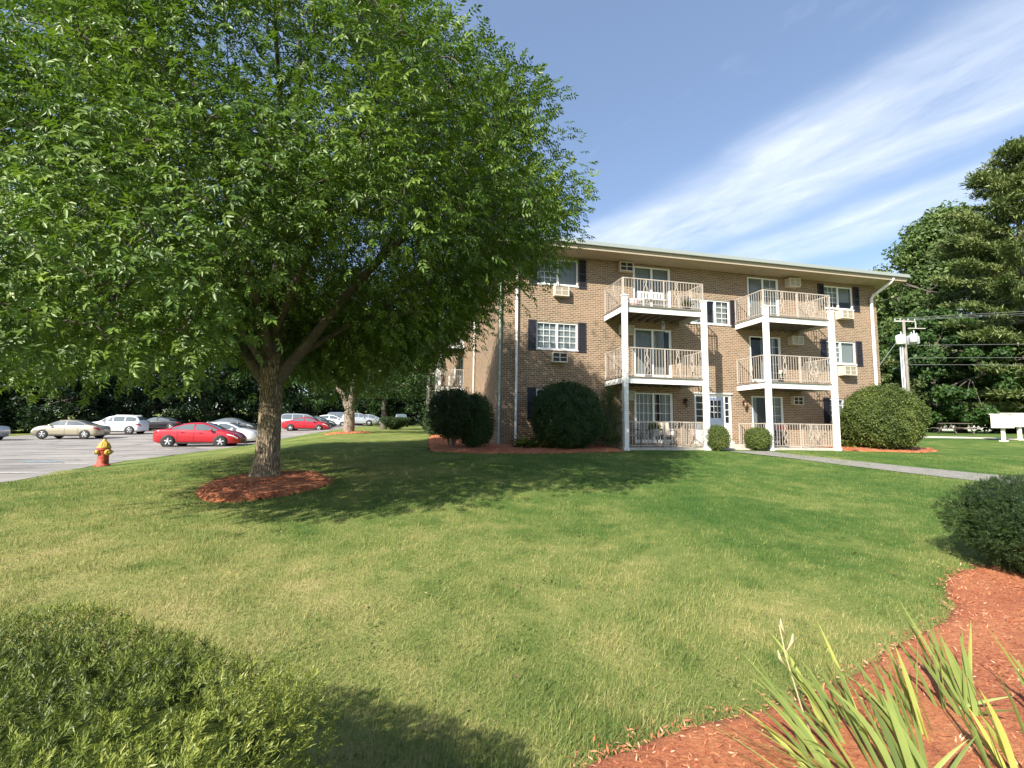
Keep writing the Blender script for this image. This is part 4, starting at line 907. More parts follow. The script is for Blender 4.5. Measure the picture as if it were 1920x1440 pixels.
# to the right of the building
broad_tree('maple_tree', 46.3, 47.5, 23.2, 7.6, 1.0, .5, 'leaf_oak', 'bark_dark', 520, 170, .40, 41, 'tall rounded green broadleaf tree behind the utility pole', clump=.16)
broad_tree('understory_tree', 35.6, 38.5, 10, 4.6, .9, .25, 'leaf_mid', 'bark_dark', 170, 130, .34, 42, 'low spreading tree hanging over the picnic table', clump=.17)
broad_tree('understory_tree', 42.5, 38.5, 8.5, 4.6, 1.2, .25, 'leaf_oak', 'bark_dark', 150, 130, .34, 43, 'low dark tree behind the mailboxes', clump=.17)
broad_tree('olive_tree', 43.6, 52, 16, 5.0, .8, .3, 'leaf_olive', 'bark_dark', 170, 120, .38, 44, 'yellowish green tree just past the right corner of the building', clump=.17)
broad_tree('olive_tree', 31.5, 39, 6.0, 2.8, .4, .16, 'leaf_olive', 'bark_dark', 90, 110, .26, 45, 'small olive green tree against the right end of the brick wall', clump=.2)
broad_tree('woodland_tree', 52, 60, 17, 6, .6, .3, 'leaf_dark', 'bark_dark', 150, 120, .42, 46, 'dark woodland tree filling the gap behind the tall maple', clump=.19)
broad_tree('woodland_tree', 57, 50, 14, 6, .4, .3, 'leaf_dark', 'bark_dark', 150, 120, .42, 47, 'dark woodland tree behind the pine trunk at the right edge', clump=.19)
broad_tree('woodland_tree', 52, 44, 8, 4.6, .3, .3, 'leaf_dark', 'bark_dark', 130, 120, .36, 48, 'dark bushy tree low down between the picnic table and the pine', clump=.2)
def pine(name, x, y, h, r, seed, label):
    rs = np.random.RandomState(seed); T = empty(name, (x, y, G(x, y)), 0, label, 'tree'); mb = MB()
    mb.tube([(0, 0, -.2), (.05, 0, h * .3), (0, .05, h * .7), (0, 0, h)], [.42, .34, .18, .03], 10)
    P, D, Nn, L, Tt = [], [], [], [], []
    z = 2.2
    while z < h - .3:
        t = (z - 3) / (h - 3); R = r * np.interp(t, [0, .2, .5, .8, 1], [.85, 1, .8, .5, .08])
        for k in range(rs.randint(6, 9)):
            a = rs.rand() * 6.283; l = R * rs.uniform(.6, 1.15); dr = np.array([math.cos(a), math.sin(a), 0]); lift = np.interp(t, [0, 1], [-.05, .5])
            tip = dr * l + np.array([0, 0, z + l * lift]); mid = dr * l * .55 + np.array([0, 0, z + l * lift * .35 - .1])
            mb.tube([(0, 0, z), tuple(mid), tuple(tip)], [.07, .045, .012], 5, False)
            for u in np.linspace(.3, 1.02, int(5 + l * 2.4)):
                c = (1 - u) ** 2 * np.array([0, 0, z]) + 2 * u * (1 - u) * mid + u * u * tip; n = 56
                off = rs.normal(size=(n, 3)) * np.array([.34, .34, .13]) * (1.1 - .3 * u); off[:, 2] += .1
                P.append(c + off); D.append(nrm(rs.normal(size=(n, 3)) * .6 + dr * .7 + np.array([0, 0, .35]))); Nn.append(nrm(rs.normal(size=(n, 3)) * .6 + np.array([0, 0, 1]))); L.append(rs.uniform(.25, .46, n)); Tt.append(np.clip(rs.normal(.45, .12) + rs.normal(0, .12, n), 0, 1))
        z += rs.uniform(.65, 1.15)
    mb.build('trunk', M['bark_dark'], T); L = np.concatenate(L)
    V, F, Tq = leaf_arrays(np.concatenate(P), np.concatenate(D), np.concatenate(Nn), L, L * .28, np.concatenate(Tt), .1)
    npmesh('crown', V, F, M['leaf_pine'], T, Tq)
pine('pine_tree', 40.6, 35.5, 23.2, 6.2, 51, 'tall layered pine tree at the right edge')
# ------------------------------------------------------------------ cars (local x runs from tail 0 to nose L)
M['tyre'] = plain('tyre', (0.018, 0.018, 0.018), 0.85); M['rim'] = plain('alloy_rim', (0.6, 0.61, 0.63), 0.3, metal=0.7)
M['carglass'] = plain('car_glass', (0.10, 0.125, 0.135), 0.05, spec=1.0); M['trim'] = plain('car_trim', (0.02, 0.02, 0.02), 0.5)
M['headlamp'] = plain('headlamp', (0.7, 0.72, 0.75), 0.1, spec=0.8); M['taillamp'] = plain('taillamp', (0.45, 0.015, 0.015), 0.15)
M['plate'] = plain('number_plate', (0.7, 0.7, 0.66), 0.5)
TYPES = {
 'sedan': dict(L=4.57, W=.90, wx=(.90, 3.62), wr=.325,
   top=[(0, .72), (.04, .93), (.3, 1.01), (.75, 1.06), (1.2, 1.24), (1.7, 1.40), (2.2, 1.445), (2.65, 1.42), (3.05, 1.27), (3.5, 1.03), (3.9, .95), (4.25, .84), (4.48, .68), (4.57, .5)],
   belt=[(0, .70), (.04, .90), (.3, .98), (.8, 1.0), (2.0, .965), (3.3, .92), (3.6, .93), (3.9, .90), (4.25, .80), (4.48, .64), (4.57, .47)], gx=(1.0, 3.42), back=(.85, 1.55), wind=(2.78, 3.45)),
 'suv': dict(L=4.6, W=.92, wx=(.82, 3.62), wr=.36,
   top=[(0, .85), (.04, 1.1), (.18, 1.3), (.42, 1.58), (.7, 1.66), (1.5, 1.70), (2.3, 1.67), (2.75, 1.55), (3.2, 1.25), (3.45, 1.12), (3.9, 1.06), (4.3, .95), (4.52, .78), (4.6, .55)],
   belt=[(0, .84), (.04, 1.06), (.18, 1.12), (.8, 1.10), (2.2, 1.05), (3.3, 1.02), (3.6, 1.04), (3.9, 1.0), (4.3, .91), (4.52, .74), (4.6, .52)], gx=(.3, 3.2), back=(.16, .44), wind=(2.55, 3.36)),
 'minivan': dict(L=5.0, W=.97, wx=(1.0, 3.95), wr=.34,
   top=[(0, .8), (.04, 1.1), (.14, 1.4), (.32, 1.66), (.7, 1.74), (1.8, 1.76), (2.8, 1.70), (3.2, 1.58), (3.75, 1.25), (4.0, 1.12), (4.4, 1.0), (4.75, .84), (4.95, .66), (5.0, .5)],
   belt=[(0, .78), (.04, 1.0), (.14, 1.06), (.8, 1.06), (2.5, 1.0), (3.7, .97), (4.0, 1.0), (4.4, .95), (4.75, .8), (4.95, .62), (5.0, .47)], gx=(.25, 3.7), back=(.1, .3), wind=(3.02, 3.9)),
 'hatchback': dict(L=4.4, W=.88, wx=(.78, 3.46), wr=.32,
   top=[(0, .8), (.04, 1.02), (.2, 1.15), (.6, 1.33), (1.2, 1.46), (1.8, 1.50), (2.3, 1.45), (2.8, 1.27), (3.35, 1.0), (3.8, .9), (4.15, .76), (4.34, .62), (4.4, .48)],
   belt=[(0, .78), (.04, .96), (.2, 1.02), (.8, 1.0), (2.0, .95), (3.2, .9), (3.5, .9), (3.8, .86), (4.15, .72), (4.34, .58), (4.4, .45)], gx=(.45, 3.2), back=(.22, .6), wind=(2.4, 3.3)),
}
def sm_interp(x, P):
    xs, ys = np.array(P).T; f = lambda u: np.interp(u, xs, ys)
    return (f(x - .05) + 2 * f(x) + f(x + .05)) / 4 if True else f(x)
def car(name, kind, paint, loc, heading, label, group='cars parked in the lot', bend=None, glass='carglass', rack=False, small=False):
    """loc = point on the ground under the middle of the tail, heading = direction of the nose"""
    t = TYPES[kind]; L, W = t['L'], t['W']
    T = empty(name, loc, heading, label, 'car', group)
    top = lambda x: sm_interp(np.asarray(x, float), t['top']); belt = lambda x: sm_interp(np.asarray(x, float), t['belt'])
    def plan(x):     # half width at the belt
        x = np.asarray(x, float); return W * (1 - .30 * np.clip((.35 - x) / .35, 0, 1) ** 2 - .34 * np.clip((x - (L - .75)) / .75, 0, 1) ** 2.2)
    gh = lambda x: np.clip((top(x) - belt(x) - .03) / .3, 0, 1)
    def wtop(x): return plan(x) * (1 - .10 - .16 * gh(x))
    xs = np.concatenate([[0, .015], np.linspace(.05, L - .05, 46), [L - .015, L]]); V = []; ring = 0
    zl = lambda x: .19 + .10 * np.clip((.5 - x) / .5, 0, 1) + .05 * np.clip((x - (L - .5)) / .5, 0, 1)
    for x in xs:
        b_, tp, w_, wt, z0 = float(belt(x)), float(top(x)), float(plan(x)), float(wtop(x)), float(zl(x)); tp = max(tp, b_ + .02); e = .82 if x in (0, L) else 1.0
        w_ *= e; wt *= e; rnd = min(.07, (tp - b_) * .45)
        zm = z0 + (b_ - z0) * .55
        half = [(w_ * .80, z0), (w_ * .965, z0 + .06), (w_ * .985, z0 + .2), (w_ * 1.0, zm), (w_ * .985, b_ - .05), (w_ * .955, b_), (wt + .012, tp - rnd), (wt * .93, tp - rnd * .3), (wt * .7, tp), (wt * .35, tp + .012)]
        pts = [(-y, z) for y, z in half][::-1]; pts = half + [(0, tp + .016)] + pts; ring = len(pts)
        V += [(x, y, z) for y, z in pts]
    F = []; n = len(xs)
    for i in range(n - 1):
        for k in range(ring): F.append((i * ring + k, (i + 1) * ring + k, (i + 1) * ring + (k + 1) % ring, i * ring + (k + 1) % ring))
    F.append(tuple(range(ring))); F.append(tuple((n - 1) * ring + k for k in range(ring))[::-1])
    mb = MB(); mb.add(V, F, True); body = mb.build('body', paint, T)
    # glass
    def side_grid(x0, x1, sgn, v0, v1, off, nx=10):
        g = []
        for x in np.linspace(x0, x1, nx):
            for v in np.linspace(v0, v1, 3):
                bz, tz = float(belt(x)), float(top(x)); rnd = min(.07, (tz - bz) * .45); wy0, wy1 = float(plan(x)) * .955, float(wtop(x)) + .012
                z0, z1 = bz, tz - rnd; g.append((x, sgn * (wy0 + (wy1 - wy0) * v + off), z0 + (z1 - z0) * v + .003))
        return g, [(i * 3 + j, (i + 1) * 3 + j, (i + 1) * 3 + j + 1, i * 3 + j + 1) for i in range(nx - 1) for j in range(2)]
    gx0, gx1 = t['gx']; mid = gx0 + (gx1 - gx0) * .50; cuts = [(gx0 + .06, mid - .05), (mid + .04, gx1 - .05)]
    if kind in ('suv', 'minivan'): a_ = gx0 + (gx1 - gx0) * .34; c_ = gx0 + (gx1 - gx0) * .67; cuts = [(gx0 + .1, a_ - .05), (a_ + .04, c_ - .05), (c_ + .04, gx1 - .05)]
    for sgn in (-1, 1):
        for (x0, x1) in cuts:
            mb = MB(); mb.add(*side_grid(x0, x1, sgn, .10, .94, .008), True); mb.build('side_window', M[glass], T)
    def top_grid(x0, x1, sc_, off=.022):
        g = []
        for x in np.linspace(x0, x1, 9):
            for y in np.linspace(-1, 1, 7):
                g.append((x, y * float(wtop(x)) * sc_, float(max(top(x), belt(x) + .02)) + off - .03 * abs(y) ** 4))
        return g, [(i * 7 + j, (i + 1) * 7 + j, (i + 1) * 7 + j + 1, i * 7 + j + 1) for i in range(8) for j in range(6)]
    mb = MB(); mb.add(*top_grid(*t['wind'], .90), True); mb.build('windscreen', M['carglass'], T)
    mb = MB(); mb.add(*top_grid(*t['back'], .86), True); mb.build('rear_window', M['carglass'], T)
    # wheels
    for wx in t['wx']:
        for sgn in (-1, 1):
            yy = float(plan(wx)); r = t['wr']
            mb = MB(); mb.lathe([(r + .055, -.005), (r + .05, .006), (r - .02, .009)][::1], 24, (wx, sgn * yy * .995, r), 'y'); mb.build('wheel_arch', M['trim'], T)
            mb = MB(); mb.lathe([(r * .62, -.11), (r * .9, -.11), (r, -.08), (r, .08), (r * .93, .105), (r * .66, .11), (r * .62, .09)], 24, (wx, sgn * (yy - .085), r), 'y', True, False); wl = mb.build('wheel', M['tyre'], T)
            mb = MB(); o_ = sgn * (yy - .085); f_ = sgn * .085
            mb.lathe([(r * .60, f_ - .004), (r * .66, f_ + sgn * .012), (r * .60, f_ + sgn * .016)], 24, (wx, o_, r), 'y', True, False); mb.lathe([(0, f_), (r * .16, f_), (r * .16, f_ + sgn * .03), (0, f_ + sgn * .03)], 12, (wx, o_, r), 'y')
            for k in range(5):
                a = 2 * math.pi * k / 5 + .3; c0, s0_ = math.cos(a), math.sin(a); wd = r * .12
                p = [(c0 * r * .12 - s0_ * wd * u, s0_ * r * .12 + c0 * wd * u) for u in (-.7, .7)] + [(c0 * r * .64 - s0_ * wd * u, s0_ * r * .64 + c0 * wd * u) for u in (1, -1)]
                mb.add([(wx + a_x, o_ + f_ + sgn * .014, r + a_z) for a_x, a_z in p] + [(wx + a_x, o_ + f_, r + a_z) for a_x, a_z in p], [(0, 1, 2, 3), (7, 6, 5, 4), (0, 4, 5, 1), (1, 5, 6, 2), (2, 6, 7, 3), (3, 7, 4, 0)])
            mb.build('rim', M['rim'], wl)
            if not small:
                mb = MB(); mb.lathe([(0, f_ - sgn * .03), (r * .6, f_ - sgn * .03)], 20, (wx, o_, r), 'y'); mb.build('brake_disc', M['trim'], wl)
    # lamps, mirrors, handles, sill, door gaps
    for sgn in (-1, 1):
        mb = MB(); g = []
        for x in np.linspace(L - .62, L - .1, 6):
            for v in (0, 1): g.append((x, sgn * (float(plan(x)) * (.99 if v == 0 else .965) + .010), float(belt(x)) - .03 - (.13 if v == 0 else .03) * (1 if v == 0 else 1) + .02 * v))
        mb.add(g, [(i * 2, i * 2 + 2, i * 2 + 3, i * 2 + 1) for i in range(5)], True); mb.build('headlight', M['headlamp'], T)
        mb = MB(); g = []
        for x in np.linspace(.02, .36, 5):
            for v in (0, 1): g.append((x, sgn * (float(plan(x)) * .99 + .012), float(belt(x)) - (.20 if kind != 'suv' else .28) + v * (.17 - .1 * x / .36)))
        mb.add(g, [(i * 2, i * 2 + 2, i * 2 + 3, i * 2 + 1) for i in range(4)], True); mb.build('taillight', M['taillamp'], T)
        mx_ = gx1 - .30; zb = float(belt(mx_)); yb = float(plan(mx_))
        mb = MB(); mb.lathe([(0, -.09), (.05, -.08), (.07, -.02), (.07, .05), (.05, .08), (0, .085)], 10, (mx_, sgn * (yb + .1), zb + .07), 'x'); mb.box(mx_ - .03, mx_ + .02, min(sgn * yb * .93, sgn * (yb + .06)), max(sgn * yb * .93, sgn * (yb + .06)), zb + .02, zb + .06); mb.build('mirror', paint, T)
        for hx in ((gx0 + mid) / 2 - .1, (mid + gx1) / 2 - .35):
            zb = float(belt(hx)) - .13; yy = float(plan(hx)); mb = MB(); mb.box(hx, hx + .2, min(sgn * (yy * .98), sgn * (yy + .022)), max(sgn * (yy * .98), sgn * (yy + .022)), zb, zb + .03); mb.build('door_handle', paint, T)
        mb = MB()
        for hx in (mid, gx1 + .02, gx0 + .35):
            g = []
            for v in np.linspace(0, 1, 5):
                z = .32 + (float(belt(hx)) - .06 - .32) * v; g += [(hx - .007, sgn * (float(plan(hx)) * 1.002 + .004), z), (hx + .007, sgn * (float(plan(hx)) * 1.002 + .004), z)]
            mb.add(g, [(i * 2, i * 2 + 1, i * 2 + 3, i * 2 + 2) for i in range(4)])
        mb.build('door_gap', M['trim'], T)
        mb = MB(); x0, x1 = t['wx'][0] + t['wr'] + .06, t['wx'][1] - t['wr'] - .06; yy = W
        mb.add([(x0, sgn * (yy * .985 + .004), .21), (x1, sgn * (yy * .985 + .004), .21), (x1, sgn * (yy * .99 + .006), .29), (x0, sgn * (yy * .99 + .006), .29)], [(0, 1, 2, 3)]); mb.build('sill', M['trim'], T)
    mb = MB(); mb.box(L - .10, L + .006, -.42, .42, .30, .46); mb.box(L - .16, L - .02, -.3, .3, .5, .6); mb.build('grille', M['trim'], T)
    mb = MB(); mb.box(-.012, .0, -.2, .2, .62, .73); mb.build('number_plate', M['plate'], T)
    mb = MB(); mb.box(.3, L - .3, -W * .7, W * .7, .2, .34); mb.build('underbody', M['trim'], T)
    if rack:
        mb = MB()
        for sgn in (-1, 1): mb.tube([(.6, sgn * .6, 1.67), (.7, sgn * .6, 1.73), (2.1, sgn * .6, 1.73), (2.2, sgn * .6, 1.67)], .018, 6)
        mb.build('roof_rail', M['metal'], T)
    return T
def cp(name, c, metal=.25, rough=.28): return plain(name, c, rough, metal=metal, coat=0.6)
RED = cp('red_paint', (0.42, 0.012, 0.022)); GOLD = cp('gold_paint', (0.40, 0.36, 0.27), .5); WHT = cp('white_car_paint', (0.75, 0.76, 0.78), 0); SLV = cp('silver_paint', (0.52, 0.54, 0.56), .6)
BLK = cp('black_paint', (0.012, 0.010, 0.014)); GRY = cp('grey_paint', (0.10, 0.105, 0.11)); BLU = cp('blue_grey_paint', (0.17, 0.20, 0.27)); GRN = cp('dark_green_paint', (0.02, 0.035, 0.03)); PAL = cp('pale_blue_paint', (0.36, 0.46, 0.55))
def pk(name, kind, paint, tail_px, Y, flip, label, **kw):
    """tail_px: picture column used only to work out the bay; Y: distance of the tail"""
    x = (tail_px - 960) / 862 * Y; y = Y
    return car(name, kind, paint, (x, y, G(x, y) + .006), TH + (math.pi if flip else 0), label, **kw)
pk('parked_sedan', 'sedan', RED, 303, 27.4, False, 'red sedan with a black grille parked nose to the lawn, nearest the large tree trunk')
pk('parked_sedan', 'sedan', WHT, 352, 30.6, False, 'white sedan half hidden between the red sedan and the large tree trunk')
pk('parked_sedan', 'sedan', GRY, 392, 47.0, False, 'dark grey sedan whose roof shows just above the white sedan')
pk('parked_sedan', 'sedan', GOLD, 204, 36.6, True, 'pale gold sedan parked facing the trees, behind the hydrant')
pk('parked_utility_car', 'suv', WHT, 277, 43.4, True, 'white utility car parked beyond the gold sedan, rear towards the lot', rack=True)
pk('parked_sedan', 'sedan', BLK, 349, 50.5, True, 'black sedan parked in the shade right of the white utility car')
pk('parked_sedan', 'sedan', SLV, 13, 33.4, True, 'silver sedan cut off by the left edge of the picture')
pk('parked_sedan', 'sedan', RED, 534, 47.8, False, 'smaller looking far red sedan to the right of the large tree trunk')
pk('parked_minivan', 'minivan', SLV, 528, 51.5, False, 'silver minivan mostly hidden behind the far red sedan', group='minivans parked in the lot')
pk('parked_sedan', 'sedan', GRN, 556, 54.6, False, 'dark green car whose nose shows past the far red sedan')
pk('parked_hatchback', 'hatchback', WHT, 592, 58, False, 'white hatchback left of the forked tree trunk')
pk('parked_minivan', 'minivan', BLU, 614, 64, False, 'blue-grey minivan behind the white hatchback', group='minivans parked in the lot')
pk('parked_utility_car', 'suv', SLV, 642, 61.5, False, 'silver utility car with dark wheels right behind the forked trunk')
pk('parked_hatchback', 'hatchback', SLV, 668, 66, False, 'farthest silver hatchback, right of the forked trunk')
car('parked_pickup', 'suv', PAL, (-15.6, 65.0, G(-15.6, 65) + .006), -math.pi / 2 + .25, 'pale blue car seen head on above the bowl-shaped shrub')
# ------------------------------------------------------------------ fire hydrant
def hydrant(x, y):
    T = empty('fire_hydrant', (x, y, G(x, y) - .02), R_(5), 'weathered red fire hydrant with a yellow bonnet at the edge of the asphalt', 'hydrant')
    m, n, b = mat('hydrant_red'); t = N(n, 'ShaderNodeTexCoord'); nz = N(n, 'ShaderNodeTexNoise', i_Scale=9, i_Detail=6); n.links.new(t.outputs['Object'], nz.inputs['Vector'])
    n.links.new(ramp(n, nz.outputs[0], [(.35, (.16, .03, .015)), (.5, (.42, .055, .03)), (.7, (.5, .11, .06))]), b.inputs['Base Color']); b.inputs['Roughness'].default_value = .6
    yel = plain('hydrant_yellow', (.47, .31, .05), .55, noise=.25, nscale=8)
    mb = MB(); mb.lathe([(.20, 0), (.205, .03), (.20, .06), (.165, .075), (.155, .1), (.145, .3), (.14, .52), (.15, .535), (.175, .55), (.175, .585), (.15, .6), (.15, .64)], 24)
    for k in range(8): t_ = k * math.pi / 4; mb.lathe([(0, .06), (.016, .06), (.016, .085), (0, .085)], 6, (.183 * math.cos(t_), .183 * math.sin(t_), 0))
    mb.build('barrel', m, T)
    mb = MB(); mb.lathe([(.17, .60), (.185, .615), (.185, .64), (.165, .655), (.15, .70), (.125, .76), (.085, .81), (.05, .835), (.045, .85), (.042, .895), (0, .9)], 24)
    for k in range(8): t_ = k * math.pi / 4 + .2; mb.tube([(.168 * math.cos(t_), .168 * math.sin(t_), .645), (.155 * math.cos(t_), .155 * math.sin(t_), .70), (.10 * math.cos(t_), .10 * math.sin(t_), .80)], .012, 5)
    mb.build('bonnet', yel, T)
    for ang, rr, ln, lab in ((-25, .085, .20, None), (65, .06, .17, None), (-115, .06, .17, None)):
        a = R_(ang); d = Vector((math.cos(a), math.sin(a), 0)); mb = MB(); c = Vector((0, 0, .47))
        mb.tube([c + d * .1, c + d * ln], rr * .8, 14); nb = mb.build('outlet', m, T)
        mb = MB(); mb.tube([c + d * (ln - .02), c + d * (ln + .005), c + d * (ln + .05), c + d * (ln + .07)], [rr, rr * 1.12, rr * 1.08, rr * .6], 14); mb.tube([c + d * (ln + .06), c + d * (ln + .11)], .024, 5); mb.build('cap', yel, nb)
    return T
hydrant(-13.2, 15.05)

# ------------------------------------------------------------------ utility pole, wires, mailboxes, picnic table
px_, py_ = 29.6, 34.2; pz = G(px_, py_)
T = empty('utility_pole', (px_, py_, pz), 0, 'weathered wooden utility pole with transformers beside the right end of the building', 'utility pole')
mb = MB(); mb.tube([(0, 0, -.3), (0, 0, 4), (0, 0, 8.55)], [.125, .11, .09], 12); mb.build('shaft', M['polewood'], T)
mb = MB(); mb.box(-.7, .9, -.045, .045, 8.37, 8.46); mb.box(.3, 1.6, -.035, .035, 7.85, 7.91) ; mb.box(.86, .92, -.03, .03, 7.91, 8.37); ca_ = mb.build('crossarm', plain('weathered_crossarm', (.42, .40, .37), .8), T)
for x in (-.65, -.25, .35, .85): mb = MB(); mb.lathe([(.02, 8.47), (.05, 8.5), (.03, 8.54), (.05, 8.57), (.03, 8.61), (0, 8.63)], 8, (x, 0, 0)); mb.build('insulator', M['metal'], ca_)
for (x, y, rr, hh, z) in ((-.42, -.12, .30, .72, 6.62), (.52, .05, .28, .72, 6.62), (.30, -.42, .26, .66, 6.7), (.98, .12, .2, .6, 6.7)):
    mb = MB(); mb.lathe([(rr * .9, z), (rr, z + .04), (rr, z + hh - .05), (rr * .7, z + hh), (0, z + hh + .03)], 16, (x, y, 0)); tr_ = mb.build('transformer', M['cbu'] if x < 0 else M['metal'], T)
    mb = MB(); mb.lathe([(.03, z + hh), (.06, z + hh + .06), (.03, z + hh + .12), (.05, z + hh + .18), (.02, z + hh + .26), (0, z + hh + .28)], 8, (x + .05, y, 0)); mb.build('bushing', M['metal'], tr_)
mb = MB(); mb.tube([(-.27, -.06, 0), (-.27, -.06, 6.5)], .055, 8); mb.tube([(-.40, -.02, 0), (-.40, -.02, 6.5)], .045, 8); mb.build('conduit', M['metal'], T)
mb = MB(); mb.tube([(-.1, 0, 7.5), (-4.6, 1.5, .4)], .016, 5); mb.build('guy_wire', M['wire'], T)
def wire(pts, r, label, grp='overhead cables'):
    mb = MB(); P = spline(pts, 10); mb.tube([tuple(p) for p in P], r, 5); return tag(mb.build('overhead_cable', M['wire'], None), label, 'cable', grp)
WX, WY = px_, py_
for i, (dx, z0, z1, lab) in enumerate(((-.65, 8.6, 10.0, 'topmost cable leaving the crossarm'), (.35, 8.58, 9.65, 'second cable leaving the crossarm'), (.85, 8.55, 9.3, 'third cable leaving the crossarm'), (.4, 6.55, 6.9, 'cable leaving the pole just under the transformers'), (.2, 5.6, 5.85, 'middle of the three lower cables at the pole'), (.2, 5.1, 5.2, 'lowest cable on the pole, sagging over the mailboxes'))):
    a = np.array([WX + dx, WY, pz + z0]); c = np.array([58.0, 27 + i * .2, pz + z1 + 1.2]); mid = (a + c) / 2 - np.array([0, 0, .75])
    wire([a, mid, c], .010, lab)
def mailbox(x, y, rz, w_, d_, label):
    T = empty('mailbox', (x, y, G(x, y)), rz, label, 'mailbox', 'pedestal mailboxes by the sidewalk')
    mb = MB(); mb.box(-.13, .13, -.13, .13, -.1, .06); mb.box(-.06, .06, -.06, .06, .06, .68); mb.build('pedestal', M['cbu'], T)
    mb = MB(); mb.box(-w_, w_, -d_, d_, .66, 1.32); mb.add([(-w_ - .03, -d_ - .04, 1.322), (w_ + .03, -d_ - .04, 1.322), (w_ + .03, d_ + .04, 1.322), (-w_ - .03, d_ + .04, 1.322), (-w_ - .03, -d_ - .04, 1.345), (w_ + .03, -d_ - .04, 1.345), (w_ + .03, d_ + .04, 1.38), (-w_ - .03, d_ + .04, 1.38)], [(0, 3, 2, 1), (4, 5, 6, 7), (0, 1, 5, 4), (1, 2, 6, 5), (2, 3, 7, 6), (3, 0, 4, 7)])
    bx_ = mb.build('cabinet', M['cbu'], T, .012)
    for i in range(2):
        for j in range(4):
            x0 = -w_ + .04 + i * (w_ - .03); z = .70 + j * .15; mb = MB(); mb.box(x0, x0 + w_ - .05, -d_ - .008, -d_ - .001, z, z + .135); dr = mb.build('door', M['cbu'], bx_); 
    mb = MB(); mb.box(-.05, .06, -d_ - .014, -d_ - .009, 1.06, 1.10); mb.build('lock_plate', M['metal'], bx_)
    return T
mailbox(24.5, 23.0, R_(20), .24, .34, 'cream pedestal mailbox seen from its side, left of the pair')
mailbox(25.75, 23.4, R_(-8), .58, .22, 'wide white pedestal mailbox cut by the right edge of the picture')
def picnic(x, y, rz, label):
    T = empty('picnic_table', (x, y, G(x, y)), rz, label, 'picnic table'); wd = plain('picnic_wood', (.16, .13, .11), .85, noise=.3, nscale=6)
    mb = MB()
    for k in range(5): mb.box(-.95, .95, -.37 + k * .15, -.23 + k * .15, .73, .77)
    mb.build('tabletop', wd, T)
    for sg in (-1, 1): mb = MB(); mb.box(-.95, .95, sg * .72 - .13, sg * .72 + .13, .42, .46); mb.build('bench', wd, T)
    for sx in (-.7, .7):
        for sg in (-1, 1): mb = MB(); mb.tube([(sx, sg * .62, 0), (sx, sg * .22, .73)], .045, 4); mb.build('leg', wd, T)
        mb = MB(); mb.box(sx - .03, sx + .03, -.8, .8, .36, .418); mb.build('crossbar', wd, T)
picnic(30.8, 32.0, R_(8), 'grey wooden picnic table in the shade under the low trees')
# ------------------------------------------------------------------ shrubs
def prof_points(rs, prof, n, depth=.2, strays=True):
    """points spread over (and a little inside) a lathed, slightly lumpy shrub surface: position, outward normal"""
    prof = np.array(prof, float); tt = np.linspace(0, len(prof) - 1, 200); zz = np.interp(tt, np.arange(len(prof)), prof[:, 0]); rr = np.interp(tt, np.arange(len(prof)), prof[:, 1])
    for _ in range(6): zz[1:-1] = (zz[:-2] + zz[2:] + 2 * zz[1:-1]) / 4; rr[1:-1] = (rr[:-2] + rr[2:] + 2 * rr[1:-1]) / 4
    ds = np.hypot(np.diff(zz), np.diff(rr)); wgt = ds * (rr[1:] + rr[:-1]) / 2 + 1e-6; c = np.concatenate([[0], np.cumsum(wgt)]); c /= c[-1]
    u = np.interp(rs.rand(n), c, np.arange(200)); i = np.clip(u.astype(int), 0, 198); f = u - i
    z = zz[i] * (1 - f) + zz[i + 1] * f; r = rr[i] * (1 - f) + rr[i + 1] * f; tz, tr = np.gradient(zz), np.gradient(rr); nz_, nr = -tr[i], tz[i]; l = np.hypot(nz_, nr) + 1e-9; nz_, nr = nz_ / l, nr / l
    a = rs.rand(n) * 2 * np.pi
    lump = 1 + .06 * np.sin(3 * a + 2 * z) + .05 * np.sin(7 * a - 4 * z) + .035 * np.sin(11 * a + 9 * z) + .02 * np.sin(23 * a - 17 * z)
    d = depth * rs.rand(n) ** 1.6; d = np.where((rs.rand(n) < .08) & strays, -depth * .5 * rs.rand(n), d)
    Nn = np.stack([nr * np.cos(a), nr * np.sin(a), nz_], 1); P = np.stack([r * lump * np.cos(a), r * lump * np.sin(a), z], 1) - Nn * d[:, None]
    return P, Nn, d / max(depth, 1e-6)
def core(prof, depth, sx, sy, m_, T, seed):
    """the dense leafy mass just under the outer shoots, tinted darker as shade"""
    rs = np.random.RandomState(seed); P, Nn, d = prof_points(rs, prof, 4000, 0.0)
    pr = np.array(prof, float); tt = np.linspace(0, len(pr) - 1, 26); z = np.interp(tt, np.arange(len(pr)), pr[:, 0]); r = np.interp(tt, np.arange(len(pr)), pr[:, 1]); na = 40
    V = []
    for a_, b_ in zip(z, r):
        t = np.linspace(0, 2 * np.pi, na, endpoint=False); q = np.maximum(b_ * (1 + .05 * np.sin(3 * t + 2 * a_) + .035 * np.sin(7 * t - 4 * a_)) - depth * .7, .01) * rs.uniform(.88, 1.04, na)
        V.append(np.stack([q * np.cos(t) * sx, q * np.sin(t) * sy, np.full(na, min(a_, z.max() - depth * .9)) + rs.uniform(-.03, .03, na)], 1))
    i = np.arange(25)[:, None] * na; k = np.arange(na)[None]; F = np.stack([(i + k).ravel(), (i + (k + 1) % na).ravel(), (i + na + (k + 1) % na).ravel(), (i + na + k).ravel()], 1)
    npmesh('shade_tinted_foliage', np.concatenate(V), F, m_, T, rs.uniform(0, .35, 26 * na))  # low tint puts the shade between the shoots into the leaf colour
